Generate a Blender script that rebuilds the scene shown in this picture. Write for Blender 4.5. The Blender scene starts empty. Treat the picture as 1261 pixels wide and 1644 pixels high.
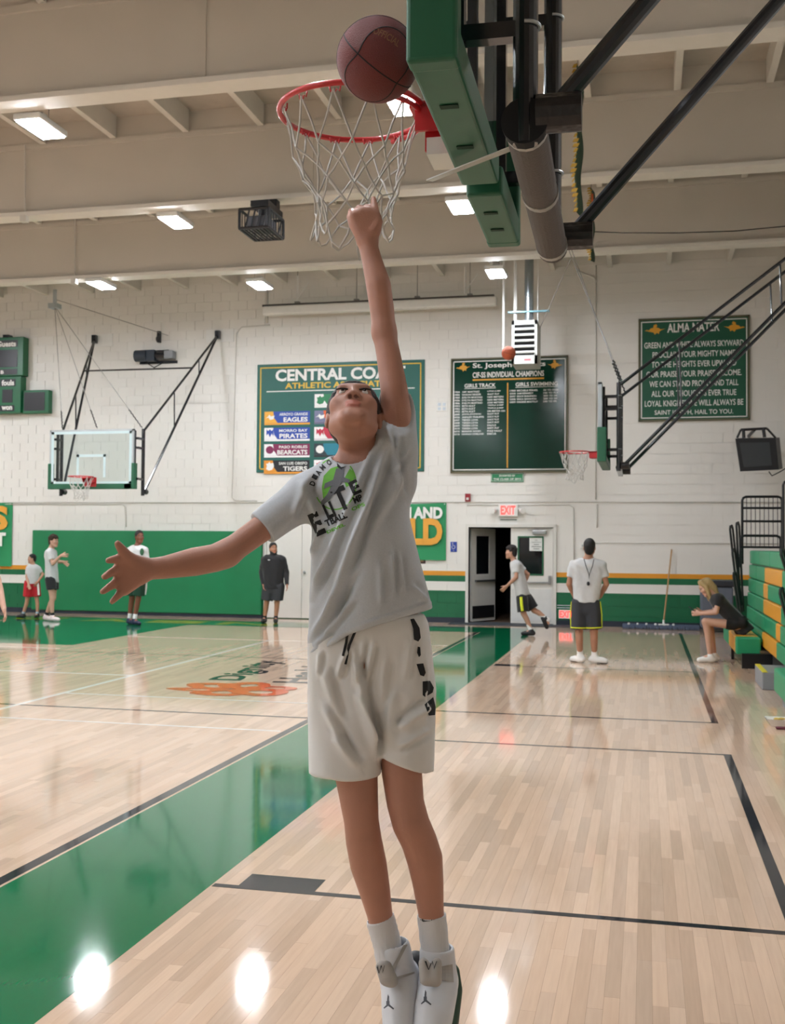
import bpy, bmesh, math, random
import numpy as np
from mathutils import Vector, Matrix
from mathutils.bvhtree import BVHTree
random.seed(4); RNG = np.random.default_rng(4)
SC = bpy.context.scene
COL = SC.collection

# ---------------------------------------------------------------- camera
FPX, HC, CX, CY = 1740.0, 1.65, 630.5, 822.0
YAW, PITCH, ROLL = math.atan((1037 - CX) / FPX), math.atan(49 / FPX), math.radians(.43)
_f = np.array([-math.sin(YAW) * math.cos(PITCH), math.cos(YAW) * math.cos(PITCH), math.sin(PITCH)])
_r = np.array([math.cos(YAW), math.sin(YAW), 0.0]); _u = np.cross(_r, _f)
CR = math.cos(ROLL) * _r + math.sin(ROLL) * _u
CU = math.cos(ROLL) * _u - math.sin(ROLL) * _r
CF = _f
CAMP = np.array([0, 0, HC])
cam = bpy.data.cameras.new('camera'); cam.sensor_width = 36; cam.lens = 36 * FPX / 1644
cam.clip_start = .05; cam.clip_end = 200
camo = bpy.data.objects.new('camera', cam); COL.objects.link(camo)
camo.matrix_world = Matrix(((CR[0], CU[0], -CF[0], 0), (CR[1], CU[1], -CF[1], 0), (CR[2], CU[2], -CF[2], HC), (0, 0, 0, 1)))
SC.camera = camo
cam.dof.use_dof = True; cam.dof.focus_distance = 3.1; cam.dof.aperture_fstop = 9.0

# ---------------------------------------------------------------- world, exposure (the hall is lit by its ceiling lamps only)
W = bpy.data.worlds.new('world'); SC.world = W; W.use_nodes = True
W.node_tree.nodes['Background'].inputs[0].default_value = (.8, .85, .9, 1)
W.node_tree.nodes['Background'].inputs[1].default_value = .02
SC.view_settings.view_transform = 'Standard'; SC.view_settings.look = 'None'
SC.view_settings.exposure = 0.5; SC.view_settings.gamma = 1.0; SC.view_settings.use_curve_mapping = False
cy = SC.cycles
cy.max_bounces = 7; cy.diffuse_bounces = 4; cy.glossy_bounces = 3; cy.transmission_bounces = 6; cy.caustics_reflective = False; cy.caustics_refractive = False
LAMP_STRENGTH = 155.0

def ray(x, y): return CR * (x - CX) / FPX - CU * (y - CY) / FPX + CF
def at(x, y, d=None, X=None, Y=None, Z=None):
    q = ray(x, y)
    if d is not None: return CAMP + q * d
    if X is not None: return CAMP + q * (X / q[0])
    if Y is not None: return CAMP + q * (Y / q[1])
    return CAMP + q * ((Z - HC) / q[2])
def pj(p):
    q = np.asarray(p, float) - CAMP; z = q @ CF
    return np.stack([CX + FPX * (q @ CR) / z, CY - FPX * (q @ CU) / z, z], -1)

# ---------------------------------------------------------------- materials
def lin(c):
    if isinstance(c, str):
        c = c.lstrip('#'); c = [int(c[i:i + 2], 16) / 255 for i in (0, 2, 4)]
    return tuple(v / 12.92 if v <= .04045 else ((v + .055) / 1.055) ** 2.4 for v in c) + (1,)
MATS = {}
def mat(name, col, rough=.6, metal=0, var=.06, scale=8, bump=0, bscale=60, spec=.5, coat=0, emit=0, trans=0, attr=None, sheen=0):
    if name in MATS: return MATS[name]
    m = bpy.data.materials.new(name); m.use_nodes = True; MATS[name] = m
    nt = m.node_tree; N = nt.nodes; L = nt.links; b = N['Principled BSDF']
    c = lin(col)
    tc = N.new('ShaderNodeTexCoord')
    nz = N.new('ShaderNodeTexNoise'); nz.inputs['Scale'].default_value = scale; nz.inputs['Detail'].default_value = 1.5
    L.new(tc.outputs['Object'], nz.inputs['Vector'])
    mx = N.new('ShaderNodeMix'); mx.data_type = 'RGBA'
    mx.inputs[6].default_value = tuple(v * (1 - var) for v in c[:3]) + (1,)
    mx.inputs[7].default_value = tuple(min(1, v * (1 + var)) for v in c[:3]) + (1,)
    L.new(nz.outputs['Fac'], mx.inputs[0])
    out = mx.outputs[2]
    if attr:
        a = N.new('ShaderNodeAttribute'); a.attribute_name = attr
        m2 = N.new('ShaderNodeMix'); m2.data_type = 'RGBA'; m2.blend_type = 'MULTIPLY'; m2.inputs[0].default_value = 1
        L.new(out, m2.inputs[6]); L.new(a.outputs['Color'], m2.inputs[7]); out = m2.outputs[2]
    L.new(out, b.inputs['Base Color'])
    b.inputs['Roughness'].default_value = rough; b.inputs['Metallic'].default_value = metal
    b.inputs['Specular IOR Level'].default_value = spec
    b.inputs['Coat Weight'].default_value = coat; b.inputs['Coat Roughness'].default_value = .08
    if sheen: b.inputs['Sheen Weight'].default_value = sheen
    if trans:
        b.inputs['Transmission Weight'].default_value = trans; b.inputs['IOR'].default_value = 1.1
    if emit:
        b.inputs['Emission Color'].default_value = c; b.inputs['Emission Strength'].default_value = emit
    if bump:
        n2 = N.new('ShaderNodeTexNoise'); n2.inputs['Scale'].default_value = bscale; n2.inputs['Detail'].default_value = 1
        L.new(tc.outputs['Object'], n2.inputs['Vector'])
        bp = N.new('ShaderNodeBump'); bp.inputs['Strength'].default_value = bump; bp.inputs['Distance'].default_value = .01
        L.new(n2.outputs['Fac'], bp.inputs['Height']); L.new(bp.outputs['Normal'], b.inputs['Normal'])
    return m

# ---------------------------------------------------------------- shapes: (verts, faces)
def box(x0, x1, y0, y1, z0, z1):
    x0, x1 = min(x0, x1), max(x0, x1); y0, y1 = min(y0, y1), max(y0, y1); z0, z1 = min(z0, z1), max(z0, z1)
    V = [(x0, y0, z0), (x1, y0, z0), (x1, y1, z0), (x0, y1, z0), (x0, y0, z1), (x1, y0, z1), (x1, y1, z1), (x0, y1, z1)]
    return V, [(0, 3, 2, 1), (4, 5, 6, 7), (0, 1, 5, 4), (1, 2, 6, 5), (2, 3, 7, 6), (3, 0, 4, 7)]
def obox(c, ax, ay, az, hx, hy, hz):
    V, F = box(-hx, hx, -hy, hy, -hz, hz)
    c, ax, ay, az = [np.asarray(v, float) for v in (c, ax, ay, az)]
    return [tuple(c + ax * v[0] + ay * v[1] + az * v[2]) for v in V], F
def rbox(x0, x1, y0, y1, z0, z1, r=.01, seg=2):
    bm = bmesh.new(); V, F = box(x0, x1, y0, y1, z0, z1)
    vs = [bm.verts.new(v) for v in V]
    for f in F: bm.faces.new([vs[i] for i in f])
    bmesh.ops.bevel(bm, geom=list(bm.edges), offset=r, segments=seg, affect='EDGES', profile=.5)
    bm.verts.index_update()
    o = ([tuple(v.co) for v in bm.verts], [tuple(v.index for v in f.verts) for f in bm.faces]); bm.free(); return o
def join(*S):
    V, F = [], []
    for v, f in S:
        n = len(V); V += [tuple(p) for p in v]; F += [tuple(i + n for i in q) for q in f]
    return V, F
def nrm(v):
    v = np.asarray(v, float); return v / (np.linalg.norm(v) + 1e-12)
def frame(d):
    d = nrm(d); a = np.array([0, 0, 1.]) if abs(d[2]) < .9 else np.array([1., 0, 0])
    s = nrm(np.cross(a, d)); return s, np.cross(d, s), d
def tube(P, r, n=8, closed=False, caps=True):
    P = [np.asarray(p, float) for p in P]; m = len(P); R = r if hasattr(r, '__len__') else [r] * m
    V, F = [], []; s = None
    for i in range(m):
        if closed: t = P[(i + 1) % m] - P[i - 1]
        else: t = P[min(i + 1, m - 1)] - P[max(i - 1, 0)]
        t = nrm(t)
        if s is None: s = frame(t)[0]
        s = nrm(s - t * (s @ t)); u = np.cross(t, s)
        for k in range(n):
            a = 2 * math.pi * k / n
            V.append(tuple(P[i] + R[i] * (math.cos(a) * s + math.sin(a) * u)))
    for i in range(m if closed else m - 1):
        j = (i + 1) % m
        for k in range(n):
            F.append((i * n + k, i * n + (k + 1) % n, j * n + (k + 1) % n, j * n + k))
    if caps and not closed:
        F.append(tuple(range(n - 1, -1, -1))); F.append(tuple(range((m - 1) * n, m * n)))
    return V, F
def cyl(a, b, r, n=12, r2=None): return tube([a, b], [r, r if r2 is None else r2], n)
def ell(c, rx, ry, rz, n=24, m=14):
    V, F = [], []
    for j in range(m + 1):
        t = math.pi * j / m
        for i in range(n):
            p = 2 * math.pi * i / n
            V.append((c[0] + rx * math.sin(t) * math.cos(p), c[1] + ry * math.sin(t) * math.sin(p), c[2] + rz * math.cos(t)))
    for j in range(m):
        for i in range(n):
            F.append((j * n + i, (j + 1) * n + i, (j + 1) * n + (i + 1) % n, j * n + (i + 1) % n))
    return V, F
def arc(c, a, b, r, t0, t1, n=16):
    c, a, b = [np.asarray(v, float) for v in (c, a, b)]
    return [c + r * (math.cos(t) * a + math.sin(t) * b) for t in np.linspace(t0, t1, n)]
def prism(poly, O, ux, uy, th):
    """2-D outline extruded by th along ux x uy (towards the viewer of the print)"""
    O, ux, uy = [np.asarray(v, float) for v in (O, ux, uy)]; n = np.cross(ux, uy); m = len(poly)
    V = [tuple(O + ux * x + uy * y) for x, y in poly] + [tuple(O + ux * x + uy * y + n * th) for x, y in poly]
    F = [tuple(range(m - 1, -1, -1)), tuple(range(m, 2 * m))] + [(i, (i + 1) % m, m + (i + 1) % m, m + i) for i in range(m)]
    return V, F

# ---------------------------------------------------------------- objects (all shapes are given in world space)
ORG = {}
def mk(name, S, m, parent=None, smooth=False, label=None, cat=None, group=None, kind=None, attr=None):
    V, F = S
    V = np.asarray(V, np.float64)
    if parent is not None: V = V - ORG.get(parent.name, np.zeros(3))
    me = bpy.data.meshes.new(name)
    me.from_pydata(V.tolist() if isinstance(V, np.ndarray) else V, [], F if isinstance(F, list) else F.tolist())
    me.materials.append(m)
    if smooth: me.shade_smooth()
    if attr is not None:
        a = me.color_attributes.new('tint', 'FLOAT_COLOR', 'POINT')
        c = np.ones((len(V), 4), np.float32); c[:, :3] = attr
        a.data.foreach_set('color', c.ravel())
    o = bpy.data.objects.new(name, me); COL.objects.link(o)
    if parent is not None:
        o.parent = parent; ORG[o.name] = ORG.get(parent.name, np.zeros(3))
    tag(o, label, cat, group, kind)
    return o
def tag(o, label=None, cat=None, group=None, kind=None):
    if label: o['label'] = label
    if cat: o['category'] = cat
    if group: o['group'] = group
    if kind: o['kind'] = kind
    return o
def thing(name, label, cat, loc=(0, 0, 0), group=None):
    o = bpy.data.objects.new(name, None); COL.objects.link(o); o.location = tuple(loc); o.empty_display_size = .1
    ORG[o.name] = np.array(loc, float)
    return tag(o, label, cat, group)
_TXT = {}
def text_shape(s, bold=0.0):
    k = (s, bold)
    if k not in _TXT:
        c = bpy.data.curves.new('lettering', 'FONT'); c.body = s; c.size = 1; c.offset = bold; c.resolution_u = 3
        o = bpy.data.objects.new('lettering', c); COL.objects.link(o)
        dg = bpy.context.evaluated_depsgraph_get(); dg.update()
        me = bpy.data.meshes.new_from_object(o.evaluated_get(dg))
        _TXT[k] = ([tuple(v.co) for v in me.vertices], [tuple(p.vertices) for p in me.polygons])
        bpy.data.objects.remove(o); bpy.data.curves.remove(c); bpy.data.meshes.remove(me)
    return _TXT[k]
def text(s, O, ux, uy, w, h, bold=.02, lift=.002, fit=True):
    """lettering filling a box of w x h with its lower left corner at O"""
    V, F = text_shape(s, bold); V = np.array(V)
    x0, x1, y0, y1 = V[:, 0].min(), V[:, 0].max(), V[:, 1].min(), V[:, 1].max()
    sx = w / (x1 - x0); sy = h / (y1 - y0)
    O, ux, uy = [np.asarray(v, float) for v in (O, ux, uy)]; n = np.cross(ux, uy)
    P = O + np.outer((V[:, 0] - x0) * sx, ux) + np.outer((V[:, 1] - y0) * sy, uy) + n * lift
    return [tuple(p) for p in P], list(F)
UX, UY, UZ = np.eye(3)
def wtext(s, x0, x1, z0, z1, y, bold=.02, lift=.002):
    return text(s, (x0, y, z0), UX, UZ, x1 - x0, z1 - z0, bold, lift)
def wplate(x0, x1, z0, z1, y, th=.004):   # a thin panel whose back is at y, standing out towards the room
    return box(x0, x1, y - th, y, z0, z1)

# ================================================================= THE SETTING
XL, XR, YF, YB, ZD = -26.0, 4.4, -9.0, 22.2, 7.9
def floor_material(name, base, paint=False):
    m = bpy.data.materials.new(name); m.use_nodes = True; nt = m.node_tree; N = nt.nodes; L = nt.links; b = N['Principled BSDF']
    tc = N.new('ShaderNodeNewGeometry')
    mp = N.new('ShaderNodeMapping'); mp.inputs['Scale'].default_value = (70, 3.5, 1); L.new(tc.outputs['Position'], mp.inputs[0])
    nz = N.new('ShaderNodeTexNoise'); nz.inputs['Scale'].default_value = 1; nz.inputs['Detail'].default_value = 2; L.new(mp.outputs[0], nz.inputs[0])
    mx = N.new('ShaderNodeMix'); mx.data_type = 'RGBA'; c = lin(base); v = .03 if paint else .09
    mx.inputs[6].default_value = tuple(q * (1 - v) for q in c[:3]) + (1,); mx.inputs[7].default_value = tuple(min(1, q * (1 + v)) for q in c[:3]) + (1,)
    L.new(nz.outputs['Fac'], mx.inputs[0]); out = mx.outputs[2]
    if not paint:
        a = N.new('ShaderNodeAttribute'); a.attribute_name = 'tint'
        m2 = N.new('ShaderNodeMix'); m2.data_type = 'RGBA'; m2.blend_type = 'MULTIPLY'; m2.inputs[0].default_value = 1
        L.new(out, m2.inputs[6]); L.new(a.outputs['Color'], m2.inputs[7]); out = m2.outputs[2]
    L.new(out, b.inputs['Base Color'])
    # lacquer: smooth, with a slow unevenness and faint scuffs
    n2 = N.new('ShaderNodeTexNoise'); n2.inputs['Scale'].default_value = 2.2; n2.inputs['Detail'].default_value = 2; L.new(tc.outputs['Position'], n2.inputs[0])
    mr = N.new('ShaderNodeMapRange'); mr.inputs['To Min'].default_value = .045; mr.inputs['To Max'].default_value = .10; L.new(n2.outputs['Fac'], mr.inputs[0]); L.new(mr.outputs[0], b.inputs['Roughness'])
    mp3 = N.new('ShaderNodeMapping'); mp3.inputs['Scale'].default_value = (9, 2.2, 1); L.new(tc.outputs['Position'], mp3.inputs[0])
    n3 = N.new('ShaderNodeTexNoise'); n3.inputs['Scale'].default_value = 1; n3.inputs['Detail'].default_value = 1; L.new(mp3.outputs[0], n3.inputs[0])
    bp = N.new('ShaderNodeBump'); bp.inputs['Strength'].default_value = .25; bp.inputs['Distance'].default_value = .0010
    L.new(n3.outputs['Fac'], bp.inputs['Height']); L.new(bp.outputs['Normal'], b.inputs['Normal'])
    b.inputs['Specular IOR Level'].default_value = .62; b.inputs['IOR'].default_value = 1.5
    return m
M_WOOD = floor_material('maple_floor', '#cdb29a'); M_GREENF = floor_material('green_floor_paint', '#0d6b45', True)
M_BLACKF = floor_material('black_floor_paint', '#26282d', True); M_WHITEF = floor_material('white_floor_paint', '#dcd9d2', True)
M_GOLDF = floor_material('gold_floor_paint', '#b0a51c', True); M_ORANGEF = floor_material('orange_floor_paint', '#d8602f', True)
M_SUB = mat('subfloor_brown', '#5b4632', .8)

fl = mk('floor', box(XL - .2, XR + .2, YF - .2, YB + 4, -.1, -.006), M_SUB); tag(fl, 'glossy maple plank floor of the sports hall', kind='structure')
PW = .0572
planks = []
nx = int((XR - XL) / PW)
for i in range(nx):
    x0 = XL + i * PW
    y = YF - random.random() * .9
    while y < YB:
        l = random.choice((.45, .6, .75, .9, 1.1, 1.4)) * random.uniform(.85, 1.15)
        planks.append((x0, max(y, YF), min(y + l, YB))); y += l
PV = np.array([[(x + PW / 2), (a + b) / 2, 0] for x, a, b in planks])
pp = pj(PV); vis = (pp[:, 2] > 1) & (pp[:, 0] > 5) & (pp[:, 0] < 1256) & (pp[:, 1] < 1640)
order = [i for i in np.argsort(np.where(vis, pp[:, 2], 1e9)) if vis[i] and not (-2.98 < PV[i, 0] < -2.04)][:300]
near = set(int(i) for i in order)
G = .0006
def plank_shape(x, a, b):
    V, F = box(x + G / 2, x + PW - G / 2, a + G, b - G, -.006, 0)
    return V, F[1:]
def ptint():
    t = random.choice((.88, .93, .97, 1, 1.03, 1.06)) * random.uniform(.96, 1.04); w = random.uniform(-.03, .03)
    return (t, t * (1 - w * .5), t * (1 - w))
BV, BF, BT = [], [], []
for i, (x, a, b) in enumerate(planks):
    if b - a < .01: continue
    S = plank_shape(x, a, b); t = ptint()
    if i in near: mk('plank', S, M_WOOD, fl, attr=np.tile(t, (8, 1)))
    else:
        n = len(BV); BV += S[0]; BF += [tuple(k + n for k in f) for f in S[1]]; BT += [t] * 8
mk('plank_field', (BV, BF), M_WOOD, fl, kind='stuff', attr=np.array(BT))
def paint(name, x0, x1, y0, y1, m, z=.001): return mk(name, box(x0, x1, y0, y1, .0001, z), m, fl)
paint('painted_stripe', -2.98, -2.03, -8, 20.0, M_GREENF)
paint('painted_stripe', -20, -2.03, 20.0, 21.15, M_GREENF)
paint('painted_key', -12.7, -8.78, 15.5, 19.95, M_GREENF)
paint('court_line', -3.07, -3.0, -8, 19.98, M_BLACKF); paint('court_line', -20, -3.0, 19.95, 19.985, M_BLACKF)
paint('court_line', .60, .66, 10.5, 21.0, M_BLACKF, .0012); paint('court_line', -2.02, .66, 10.5, 10.545, M_BLACKF, .0013)
paint('court_line', .60, .66, 1, 8.97, M_BLACKF, .0012); paint('court_line', -2.02, .60, 8.93, 8.97, M_BLACKF, .0013)
paint('court_line', -2.02, 3.2, 4.9, 4.945, M_BLACKF, .0014); paint('court_mark', -1.9, -1.52, 4.945, 5.13, M_BLACKF, .0014)
paint('court_line', -2.02, .60, 14.6, 14.63, M_BLACKF, .0014); paint('court_mark', -2.0, -1.65, 14.63, 14.82, M_BLACKF, .0014)
paint('court_line', -7.9, -3.07, 9.74, 9.785, M_BLACKF, .0014); paint('court_line', -20, -3.07, 14.6, 14.64, M_BLACKF, .0014)
paint('court_line', -6.15, -6.09, 4.0, 17.24, M_WHITEF, .0018); paint('court_line', -14, -6.15, 12.22, 12.27, M_WHITEF, .0016)
paint('court_line', -6.1, -3.1, 10.62, 10.66, M_WHITEF, .0016); paint('court_line', -10, -3.1, 9.0, 9.04, M_WHITEF, .0016)
paint('court_line', -8.7, -3.1, 17.2, 17.24, M_WHITEF, .0016); paint('court_line', -16, -8.7, 14.95, 15.0, M_WHITEF, .0016)
# yellow baseline lettering and the floor logo
for k, ch in enumerate('SAINT'):
    mk('painted_letter', text(ch, (-12.9 + k * 1.52, 20.22, .001), UX, UY, 1.15, .66, .03, .0006), M_GOLDF, fl)
lx = nrm((-.10, 1, 0)); ly = nrm((-1, -.10, 0))   # the logo reads away from the camera, letter tops to the left
for s, o, w, h in (('Dignity', at(402, 1093, Z=.001), 2.15, .52), ('Health', at(497, 1097, Z=.001), 1.9, .45)):
    mk('painted_letter', text(s, o, lx, ly, w, h, .025, .0008), M_BLACKF, fl)
for ip, (px, py, rx, ry, a) in enumerate(((312, 1107, .34, .13, 0), (340, 1101, .34, .26, -.3), (352, 1112, .32, .24, .3), (392, 1101, .30, .30, .2), (412, 1111, .36, .26, -.2), (436, 1105, .30, .16, 0))):
    c = at(px, py, Z=.001); po_, pi_ = [], []
    for k in range(25):
        t = 2 * math.pi * k / 24
        for L_, f_ in ((po_, 1), (pi_, .42)):
            x, y = f_ * rx * math.cos(t) + (.12 * rx if f_ < 1 else 0), f_ * ry * math.sin(t) * (1 + .3 * math.cos(t))
            L_.append(tuple(c + np.array([x * math.cos(a) - y * math.sin(a), x * math.sin(a) + y * math.cos(a), .0012 + .0005 * ip])))
    mk('painted_petal', (po_ + pi_, [(25 + q, 25 + q + 1, q + 1, q)[::-1] for q in range(24)]), M_ORANGEF, fl)

# walls ------------------------------------------------------------
def wall_material():
    m = bpy.data.materials.new('painted_block_wall'); m.use_nodes = True; nt = m.node_tree; N = nt.nodes; L = nt.links; b = N['Principled BSDF']
    g = N.new('ShaderNodeNewGeometry'); sx = N.new('ShaderNodeSeparateXYZ'); L.new(g.outputs['Position'], sx.inputs[0])
    r = N.new('ShaderNodeValToRGB'); r.color_ramp.interpolation = 'CONSTANT'
    mr = N.new('ShaderNodeMath'); mr.operation = 'DIVIDE'; mr.inputs[1].default_value = 2.0; L.new(sx.outputs['Z'], mr.inputs[0]); L.new(mr.outputs[0], r.inputs[0])
    E = r.color_ramp.elements; E[0].position = 0; E[0].color = lin('#0b6640')
    E[1].position = .66 / 2; E[1].color = lin('#e2e0da')
    for p, c in ((.845 / 2, '#0b6640'), (.975 / 2, '#e09a2c'), (1.065 / 2, '#e2e0da')):
        e = E.new(p); e.color = lin(c)
    nz = N.new('ShaderNodeTexNoise'); nz.inputs['Scale'].default_value = 1.3; nz.inputs['Detail'].default_value = 2; L.new(g.outputs['Position'], nz.inputs[0])
    mp = N.new('ShaderNodeMapRange'); mp.inputs['To Min'].default_value = .93; mp.inputs['To Max'].default_value = 1.03; L.new(nz.outputs['Fac'], mp.inputs[0])
    mx = N.new('ShaderNodeMix'); mx.data_type = 'RGBA'; mx.blend_type = 'MULTIPLY'; mx.inputs[0].default_value = 1
    L.new(r.outputs[0], mx.inputs[6]); L.new(mp.outputs[0], mx.inputs[7]); L.new(mx.outputs[2], b.inputs['Base Color'])
    b.inputs['Roughness'].default_value = .42
    return m
M_WALL = wall_material()
DX0, DX1, DZ = -3.56, -1.82, 1.98      # double door opening
bw = .25
wb = mk('wall_back', join(box(XL, DX0, YB, YB + bw, 0, ZD), box(DX1, XR, YB, YB + bw, 0, ZD), box(DX0, DX1, YB, YB + bw, DZ, ZD)), M_WALL)
tag(wb, 'white painted block wall with green and orange bands', kind='structure')
BWD, BH = .4064, .2032
blocks = []
for r in range(38):
    z0 = r * BH
    for c in range(48):
        x0 = -16.4 + c * BWD + (BWD / 2 if r % 2 else 0); x1 = x0 + BWD
        segs = [(x0, x1)]
        if z0 < DZ - .02:
            segs = [(a, b) for a, b in ((x0, min(x1, DX0)), (max(x0, DX1), x1)) if b - a > .03]
        for a, b in segs:
            zt = min(z0 + BH, 7.7)
            if z0 < DZ < z0 + BH and a < DX1 and b > DX0: continue
            blocks.append((a, b, z0, zt))
BC = np.array([[(a + b) / 2, YB, (c + d) / 2] for a, b, c, d in blocks]); bp_ = pj(BC)
cover = [(-13.6, -8.0, 0, 1.9), (-8.3, -4.45, 3.1, 5.55), (-4, -1.5, 3.1, 5.5), (-.15, 2.0, 4.1, 6.2), (-8, -6.9, 0, 2), (-16, -13.7, 4.5, 6.3)]
def bvis(i):
    x, _, z = BC[i]
    return 5 < bp_[i, 0] < 1255 and 430 < bp_[i, 1] < 1005 and not any(a < x < b and c < z < d for a, b, c, d in cover)
bo = [i for i in np.argsort(bp_[:, 2]) if bvis(i)][:300]; bs = set(int(i) for i in bo)
j = .006
S_ = []
for i, (a, b, c, d) in enumerate(blocks):
    V, F = box(a + j, b - j, YB - .009, YB + .01, c + j, d - j)
    if i in bs: mk('block', (V, F), M_WALL, wb)
    else: S_.append((V, F))
mk('block_field', join(*S_), M_WALL, wb, kind='stuff')
M_WHITE = mat('white_wall_paint', '#dedbd3', .5, var=.03)
M_BASE = mat('navy_rubber_base', '#1f2836', .5)
for i, (a, b) in enumerate(((-16, -8.0), (-7.0, DX0 - .05), (DX1 + .05, XR))):
    mk('baseboard_back' if i == 0 else 'baseboard_back.%03d' % i, box(a, b, YB - .024, YB - .0095, 0, .11), M_BASE, kind='structure')
tag(mk('wall_left', box(XL - .2, XL, YF, YB + bw, 0, ZD), M_WALL), kind='structure')
tag(mk('wall_right', box(XR, XR + .2, YF, YB + bw, 0, ZD), M_WALL), kind='structure')
tag(mk('wall_front', box(XL, XR, YF - .2, YF, 0, ZD), M_WALL), kind='structure')
# the dark room beyond the open door
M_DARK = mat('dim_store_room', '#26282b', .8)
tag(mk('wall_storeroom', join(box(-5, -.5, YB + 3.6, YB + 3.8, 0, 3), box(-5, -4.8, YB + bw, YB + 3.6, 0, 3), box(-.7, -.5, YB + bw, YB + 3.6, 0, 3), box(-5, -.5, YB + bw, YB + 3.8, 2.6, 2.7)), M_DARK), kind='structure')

# conduits on the back wall
M_COND = mat('painted_conduit', '#cfcdc6', .45)
def conduit(pts, r=.012):
    mk('conduit', tube([np.array((x, YB - .02, z)) for x, z in pts], r, 8), M_COND, wb, smooth=True)
conduit([(-14.5, 2.5), (-9.9, 2.5), (-4.0, 2.5), (-1.3, 2.5), (2.8, 2.48)], .014)
conduit([(-14.5, 2.46), (-11.4, 2.46), (-11.3, 2.4), (-11.28, 1.95)])
conduit([(-7.95, 6.35), (-8.6, 6.33), (-8.72, 6.2), (-8.78, 2.6), (-8.7, 2.54), (-8.2, 2.53)])
conduit([(-.98, 7.3), (-.98, 5.2), (-.98, 3.3), (-.98, 2.55)]); conduit([(-.95, 2.45), (-.95, 1.98)])
conduit([(-3.6, 2.44), (-1.5, 2.44), (-1.42, 2.38), (-1.40, 1.1)])
conduit([(-1.05, 1.68), (2.6, 1.68)], .010); conduit([(-8.02, 7.2), (-8.02, 6.4)], .03)
conduit([(-.98, 6.95), (-1.02, 7.05), (-1.35, 7.2)], .02)

# ceiling ----------------------------------------------------------
M_CEIL = mat('tan_acoustic_deck', '#bcb5aa', .9, var=.10, scale=6, bump=.3, bscale=25); M_BEAM = mat('cream_painted_beam', '#cbc6bc', .6, var=.05, scale=1.5)
M_FLANGE = mat('pale_painted_flange', '#d9d6ce', .55, var=.04)
ce = mk('ceiling', box(XL, XR, YF, YB, ZD, ZD + .15), M_CEIL); tag(ce, 'cream beamed hall ceiling', kind='structure')
BY = [-4.1, -.4, 3.3, 7.0, 10.72, 14.56, 18.27]
for y in BY:
    be = mk('beam', box(XL, XR, y - .06, y + .06, 6.55, ZD), M_BEAM, ce)
    mk('flange', box(XL, XR, y - .15, y + .15, 6.50, 6.56), M_FLANGE, be)
    mk('ledger', box(XL, XR, y - .09, y - .06, 7.52, 7.60), M_BEAM, be)
    for xj in (-12.5, -4.6):
        mk('seam_strip', box(xj - .03, xj + .03, y - .075, y - .06, 6.56, 7.5), M_BEAM, be)
bays = [(YF, BY[0])] + list(zip(BY[:-1], BY[1:])) + [(BY[-1], YB)]
for bi, (a, b) in enumerate(bays):
    last = bi == len(bays) - 1
    z0, z1 = (7.24, 7.56) if last else (7.58, ZD)
    k = 0; proto = None
    x = -24.9 if not last else -24.85
    while x < XR:
        if proto is None:
            proto = mk('purlin', box(x - .045, x + .045, a + .07, b - .1 if not last else b, z0, z1), M_FLANGE, ce); px0 = x
        else:
            o = proto.copy(); COL.objects.link(o); o.location.x = x - px0
        x += 1.15
for a_, b_, y_ in ((at(40, 233, Y=14.44), at(40, 352, Y=14.44), 14.44), (at(120, 348, Y=18.15), at(120, 452, Y=18.15), 18.15)):
    mk('conduit', tube([a_, b_], .014, 8), M_COND, ce); mk('junction_box', box(b_[0] - .05, b_[0] + .05, y_ - .06, y_ + .03, b_[2] - .05, b_[2] + .05), M_COND, ce)
mk('deck_panel', box(XL, XR, BY[-1] + .06, YB, 7.56, 7.62), M_CEIL, ce)

# doors --------------------------------------------------------------
M_DOOR = mat('white_door_paint', '#dcdad4', .35, var=.02); M_FRAME = mat('white_frame_paint', '#d5d3cc', .4, var=.02)
M_METAL = mat('brushed_metal', '#a9abad', .3, .9); M_GLASSD = mat('dark_door_glass', '#15181b', .06, var=.02)
M_DGREEN = mat('green_trim_paint', '#115c3a', .45)
d1 = thing('door_1', 'white double doors, left leaf standing open onto a dark room', None, ((DX0 + DX1) / 2, YB, 0)); d1['kind'] = 'structure'
mk('frame', join(box(DX0 - .06, DX0, YB - .05, YB + bw, 0, DZ + .06), box(DX1, DX1 + .06, YB - .05, YB + bw, 0, DZ + .06), box(DX0, DX1, YB - .05, YB + bw, DZ, DZ + .06)), M_FRAME, d1)
MX = -2.69
rl = mk('door_leaf', join(box(MX, MX + .16, YB + .02, YB + .07, .02, DZ - .01), box(DX1 - .22, DX1 - .01, YB + .02, YB + .07, .02, DZ - .01), box(MX + .16, DX1 - .22, YB + .02, YB + .07, .02, 1.02), box(MX + .16, DX1 - .22, YB + .02, YB + .07, 1.78, DZ - .01)), M_DOOR, d1)
mk('window_pane', box(MX + .14, DX1 - .2, YB + .035, YB + .055, 1.0, 1.8), M_GLASSD, rl)
mk('window_trim', join(box(MX + .14, MX + .17, YB + .005, YB + .03, 1.0, 1.8), box(DX1 - .23, DX1 - .2, YB + .005, YB + .03, 1.0, 1.8), box(MX + .17, DX1 - .23, YB + .005, YB + .03, 1.0, 1.03), box(MX + .17, DX1 - .23, YB + .005, YB + .03, 1.77, 1.8)), M_DGREEN, rl)
mk('push_bar', join(box(MX + .04, DX1 - .06, YB - .03, YB, .84, .87), box(DX1 - .1, DX1 - .05, YB - .04, YB + .02, .82, 1.0)), M_METAL, rl)
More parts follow.
